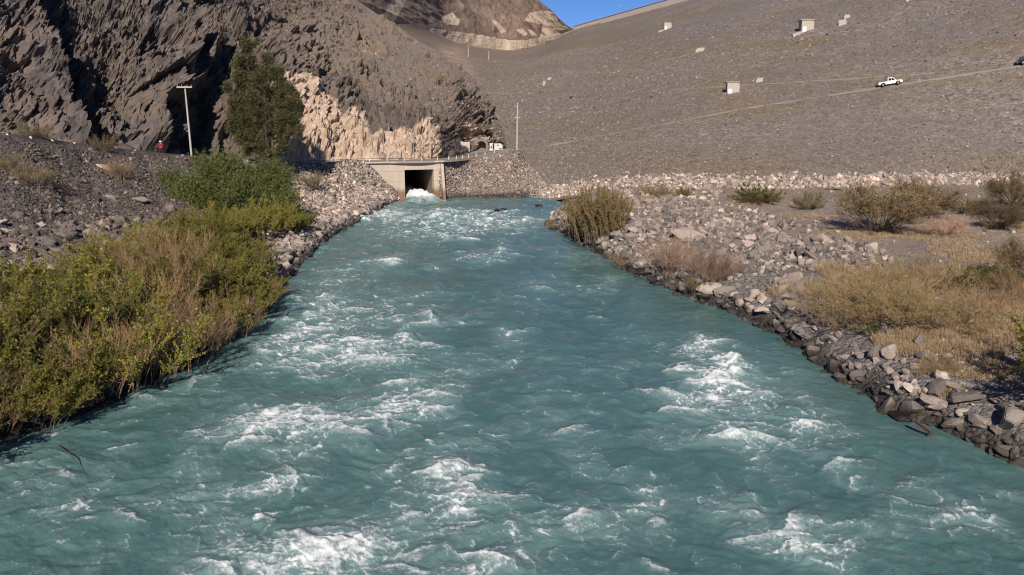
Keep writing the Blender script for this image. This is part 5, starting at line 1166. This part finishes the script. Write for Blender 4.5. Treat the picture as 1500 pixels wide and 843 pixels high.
# ------------------------------------------------------------------ pickup truck on the track
def vehicle(px, name, label, cat, paint, dark=False, flip=False):
    dpt = TR1[:, 1] * CP - (TR1[:, 2] - CAMZ) * SP; i = np.argmin(np.abs(750 + FPX * TR1[:, 0] / dpt - px)); c = TR1[i]; d = TR1[min(i + 6, len(TR1) - 1)] - TR1[i - 6]
    if flip: d = -d
    o = empty(name, c + NR1[i] * .15 + [0, 0, .06]); o.scale = (.88, .88, .88); o.rotation_euler = (0, -math.atan2(d[2], math.hypot(d[0], d[1])), math.atan2(d[1], d[0])); tag(o, label, cat)
    prof = [(-2.6, .42), (-2.62, .98), (-.62, 1.0), (.98, 1.02), (2.3, .95), (2.58, .82), (2.62, .42), (2.1, .38), (2.02, .66), (1.75, .8), (1.4, .8), (1.14, .66), (1.05, .36), (-1.12, .36), (-1.2, .66), (-1.48, .8), (-1.82, .8), (-2.08, .66), (-2.15, .4)]
    b = bmesh.new()
    def pr2(prof, y0, y1, mat, nm, bev=.05, taper=0):
        bm = bmesh.new(); vs = [bm.verts.new((x, y0, z)) for x, z in prof]; f = bm.faces.new(vs); r = bmesh.ops.extrude_face_region(bm, geom=[f])
        bmesh.ops.translate(bm, verts=[v for v in r['geom'] if isinstance(v, bmesh.types.BMVert)], vec=(0, y1 - y0, 0))
        if taper:
            zm = min(z for _, z in prof); zM = max(z for _, z in prof)
            for v in bm.verts: v.co.y *= 1 - taper * (v.co.z - zm) / (zM - zm)
        bmesh.ops.recalc_face_normals(bm, faces=bm.faces)
        if bev: bmesh.ops.bevel(bm, geom=[e for e in bm.edges if abs(e.verts[0].co.y - e.verts[1].co.y) < .02 and e.calc_length() > .25], offset=bev, segments=2, affect='EDGES')
        me = bpy.data.meshes.new(nm); bm.to_mesh(me); bm.free(); me.materials.append(mat); q = bpy.data.objects.new(nm, me); COL.objects.link(q); q.parent = o; return q
    pr2(prof, -.9, .9, paint, 'body', .04)
    if dark: cab = [(-2.5, 1.0), (-2.25, 1.68), (.35, 1.74), (1.2, 1.02)]
    else: cab = [(-.62, 1.0), (-.5, 1.68), (-.3, 1.76), (.5, 1.74), (1.3, 1.02)]
    cb = pr2(cab, -.84, .84, paint, 'cab', .03, .16)
    for sgn in (-1, 1):
        for a, b_ in (((-.42, 1.08), (.18, 1.08)), ((.26, 1.08), (1.02, 1.08))):
            tz = 1.62; V = [(a[0], sgn * .845, 1.08), (b_[0], sgn * .845, 1.08), (min(b_[0], .52), sgn * .735, tz), (max(a[0], -.36), sgn * .735, tz)]
            V2 = [(x, y - sgn * .03, z) for x, y, z in V]
            Acc().add(V + V2, [[0, 1, 2, 3], [7, 6, 5, 4], [0, 4, 5, 1], [1, 5, 6, 2], [2, 6, 7, 3], [3, 7, 4, 0]]).build('window', M_GLASS, cb)
    Acc().add([(1.27, -.72, 1.08), (1.27, .72, 1.08), (.58, .62, 1.70), (.58, -.62, 1.70), (1.2, -.72, 1.05), (1.2, .72, 1.05), (.5, .62, 1.68), (.5, -.62, 1.68)], [[0, 1, 2, 3], [4, 7, 6, 5], [0, 4, 5, 1], [1, 5, 6, 2], [2, 6, 7, 3], [3, 7, 4, 0]]).build('windscreen', M_GLASS, cb)
    if not dark: Acc().box((-1.6, 0, 1.005), (1.8, 1.5, .03)).build('load_bed', M_DARKMETAL, o)
    for x in (-1.65, 1.58):
        for sgn in (-1, 1):
            wl = Acc().tube([(x, sgn * .68, .38), (x, sgn * .7, .38), (x, sgn * .9, .38), (x, sgn * .92, .38)], [.3, .38, .38, .3], 20).build('wheel', M_TYRE, o)
            Acc().tube([(x, sgn * .915, .38), (x, sgn * .935, .38)], [.2, .17], 12).build('rim', M_GALV, wl)
    for sgn in (-1, 1):
        Acc().box((2.58, sgn * .68, .78), (.08, .34, .14)).build('headlight', M_LAMP, o); Acc().box((-2.61, sgn * .78, .82), (.06, .16, .26)).build('tail_light', M_REDLAMP, o)
    for x in (2.62, -2.66): Acc().box((x, 0, .5), (.12, 1.7, .16)).build('bumper', M_GALV, o)
    return o
vehicle(1304, 'pickup_truck', 'white pickup truck parked on the track across the dam face', 'pickup truck', M_CARWHITE)
vehicle(1507, 'dark_car', 'black vehicle cut by the right picture edge on the dam track', 'car', M_CARDARK, True)

# ------------------------------------------------------------------ person at the cliff foot
def person(base):
    J = [((0, 0, .95), .15), ((0, 0, 1.15), .15), ((0, 0, 1.38), .17), ((0, -.02, 1.5), .07), ((0, -.03, 1.6), .1), ((0, -.03, 1.7), .105),
         ((.2, 0, 1.4), .07), ((.3, -.05, 1.15), .055), ((.24, -.25, 1.02), .045), ((-.2, 0, 1.4), .07), ((-.32, -.03, 1.14), .055), ((-.26, -.2, .95), .045),
         ((.1, 0, .88), .1), ((.13, -.05, .48), .075), ((.14, 0, .06), .06), ((.15, -.14, .03), .05), ((-.1, 0, .88), .1), ((-.15, -.08, .48), .075), ((-.15, .02, .06), .06), ((-.16, -.12, .03), .05)]
    E = [(0, 1), (1, 2), (2, 3), (3, 4), (4, 5), (2, 6), (6, 7), (7, 8), (2, 9), (9, 10), (10, 11), (0, 12), (12, 13), (13, 14), (14, 15), (0, 16), (16, 17), (17, 18), (18, 19)]
    def skin(nm, J, E, mat, grow=0, parent=None):
        me = bpy.data.meshes.new(nm); me.from_pydata([j[0] for j in J], E, []); me.materials.append(mat); o = bpy.data.objects.new(nm, me); COL.objects.link(o)
        m = o.modifiers.new('skin', 'SKIN'); me.skin_vertices or me.attributes
        if not me.skin_vertices: 
            bpy.context.view_layer.objects.active = o
        for sv, j in zip(me.skin_vertices[0].data, J): sv.radius = (j[1] + grow, j[1] + grow)
        me.skin_vertices[0].data[0].use_root = True
        o.modifiers.new('sub', 'SUBSURF').levels = 1; o.modifiers['sub'].render_levels = 2
        if parent: o.parent = parent
        return o
    skinm = simple('skin_tone', (.35, .2, .14), .6); o = skin('person', J, E, skinm)
    tag(o, 'person in a dark red jacket and white helmet at the cliff foot by the road', 'person'); o.location = base
    red = simple('red_cloth', (.22, .018, .02), .8); dk = simple('dark_trousers', (.06, .018, .02), .85); wh = M_WHITE
    ji = [0, 1, 2, 3, 6, 7, 8, 9, 10, 11]; mp = {a: b for b, a in enumerate(ji)}
    skin('jacket', [J[i] for i in ji], [(mp[a], mp[b]) for a, b in E if a in mp and b in mp], red, .02, o)
    ti = [0, 12, 13, 14, 16, 17, 18]; mp = {a: b for b, a in enumerate(ti)}
    skin('trousers', [J[i] for i in ti], [(mp[a], mp[b]) for a, b in E if a in mp and b in mp], dk, .018, o)
    hm = Acc(); th = np.linspace(0, math.pi / 2, 6); ph = np.linspace(0, 2 * math.pi, 17)
    G = np.stack([np.outer(np.cos(th), np.cos(ph)) * .15, np.outer(np.cos(th), np.sin(ph)) * .17 - .03, np.outer(np.sin(th), np.ones(17)) * .15 + 1.70], -1)
    brim = G[:1] * [1.15, 1.2, 1]; G = np.concatenate([brim, G], 0)
    hm.add(G.reshape(-1, 3), grid_faces(7, 17)).build('helmet', wh, o, True)
    hm = Acc()
    for sx in (-.035, .035): hm.box((sx, -.13, 1.66), (.025, .02, .015))
    hm.box((0, -.14, 1.63), (.025, .04, .05)); hm.box((0, -.128, 1.585), (.05, .015, .012)); hm.build('face', simple('face_features', (.16, .07, .05), .6), o)
    return o
c = catmull(ROAD, ts=np.linspace(6, 9, 300)); ci = offset_line(c, 2.2); dpt = ci[:, 1] * CP - (ci[:, 2] - CAMZ) * SP; i_ = np.argmin(np.abs(750 + FPX * ci[:, 0] / dpt - 237))
person(ci[i_] + [0, 0, .1])

# ------------------------------------------------------------------ rusty beam by the water, ropes on the cliff
a = P(1346, 622, .5); b = P(1363, 634, .3); d = Vector(b - a); Lb = d.length
o = empty('steel_beam', a); tag(o, 'rusty steel beam with a flanged end poking from the stones into the water', 'steel beam'); o.rotation_euler = d.to_track_quat('X', 'Z').to_euler()
bm_ = Acc(); bm_.box((Lb / 2 - .12, 0, 0), (Lb + .24, .025, .12)); bm_.box((Lb / 2 - .12, 0, .07), (Lb + .24, .12, .02)); bm_.box((Lb / 2 - .12, 0, -.07), (Lb + .24, .12, .02)); bm_.build('girder', M_RUST, o)
Acc().box((Lb + .02, 0, 0), (.03, .26, .16)).build('flange', M_RUST, o)
def rope(pxs, label):
    L = []
    for x, y in pxs:
        q = hit(B_HILL, x, y)
        if q is not None: L.append(q - np.array(ray(x, y)) * .5)
    if len(L) < 3: return
    tag(Acc().tube(catmull(L, 24), .028, 5).build('cable', M_RUST), label, 'cable')
rope([(84, 85), (96, 105), (108, 130), (122, 158)], 'thin pale cable hanging down the left shaded gully'); rope([(243, 108), (270, 130), (300, 160), (322, 186)], 'thin cable slanting across the cliff behind the utility pole'); rope([(292, 140), (300, 160), (305, 182), (306, 205)], 'thin cable hanging almost straight right of the utility pole')

# driftwood at the left water edge
o = tag(Acc().tube([P(85, 652, .1), P(105, 668, .35), P(120, 690, .05)], [.025, .02, .008], 6).tube([P(98, 662, .25), P(122, 668, .6), P(130, 660, .9)], [.014, .01, .005], 5).build('driftwood_branch', M_STEM_DARK), 'bare dark branch sticking out of the water below the left thicket', 'branch')
for k, (r_, used) in PROTO.items():
    if not used:
        for ch in list(r_.children): bpy.data.objects.remove(ch)
        bpy.data.objects.remove(r_)
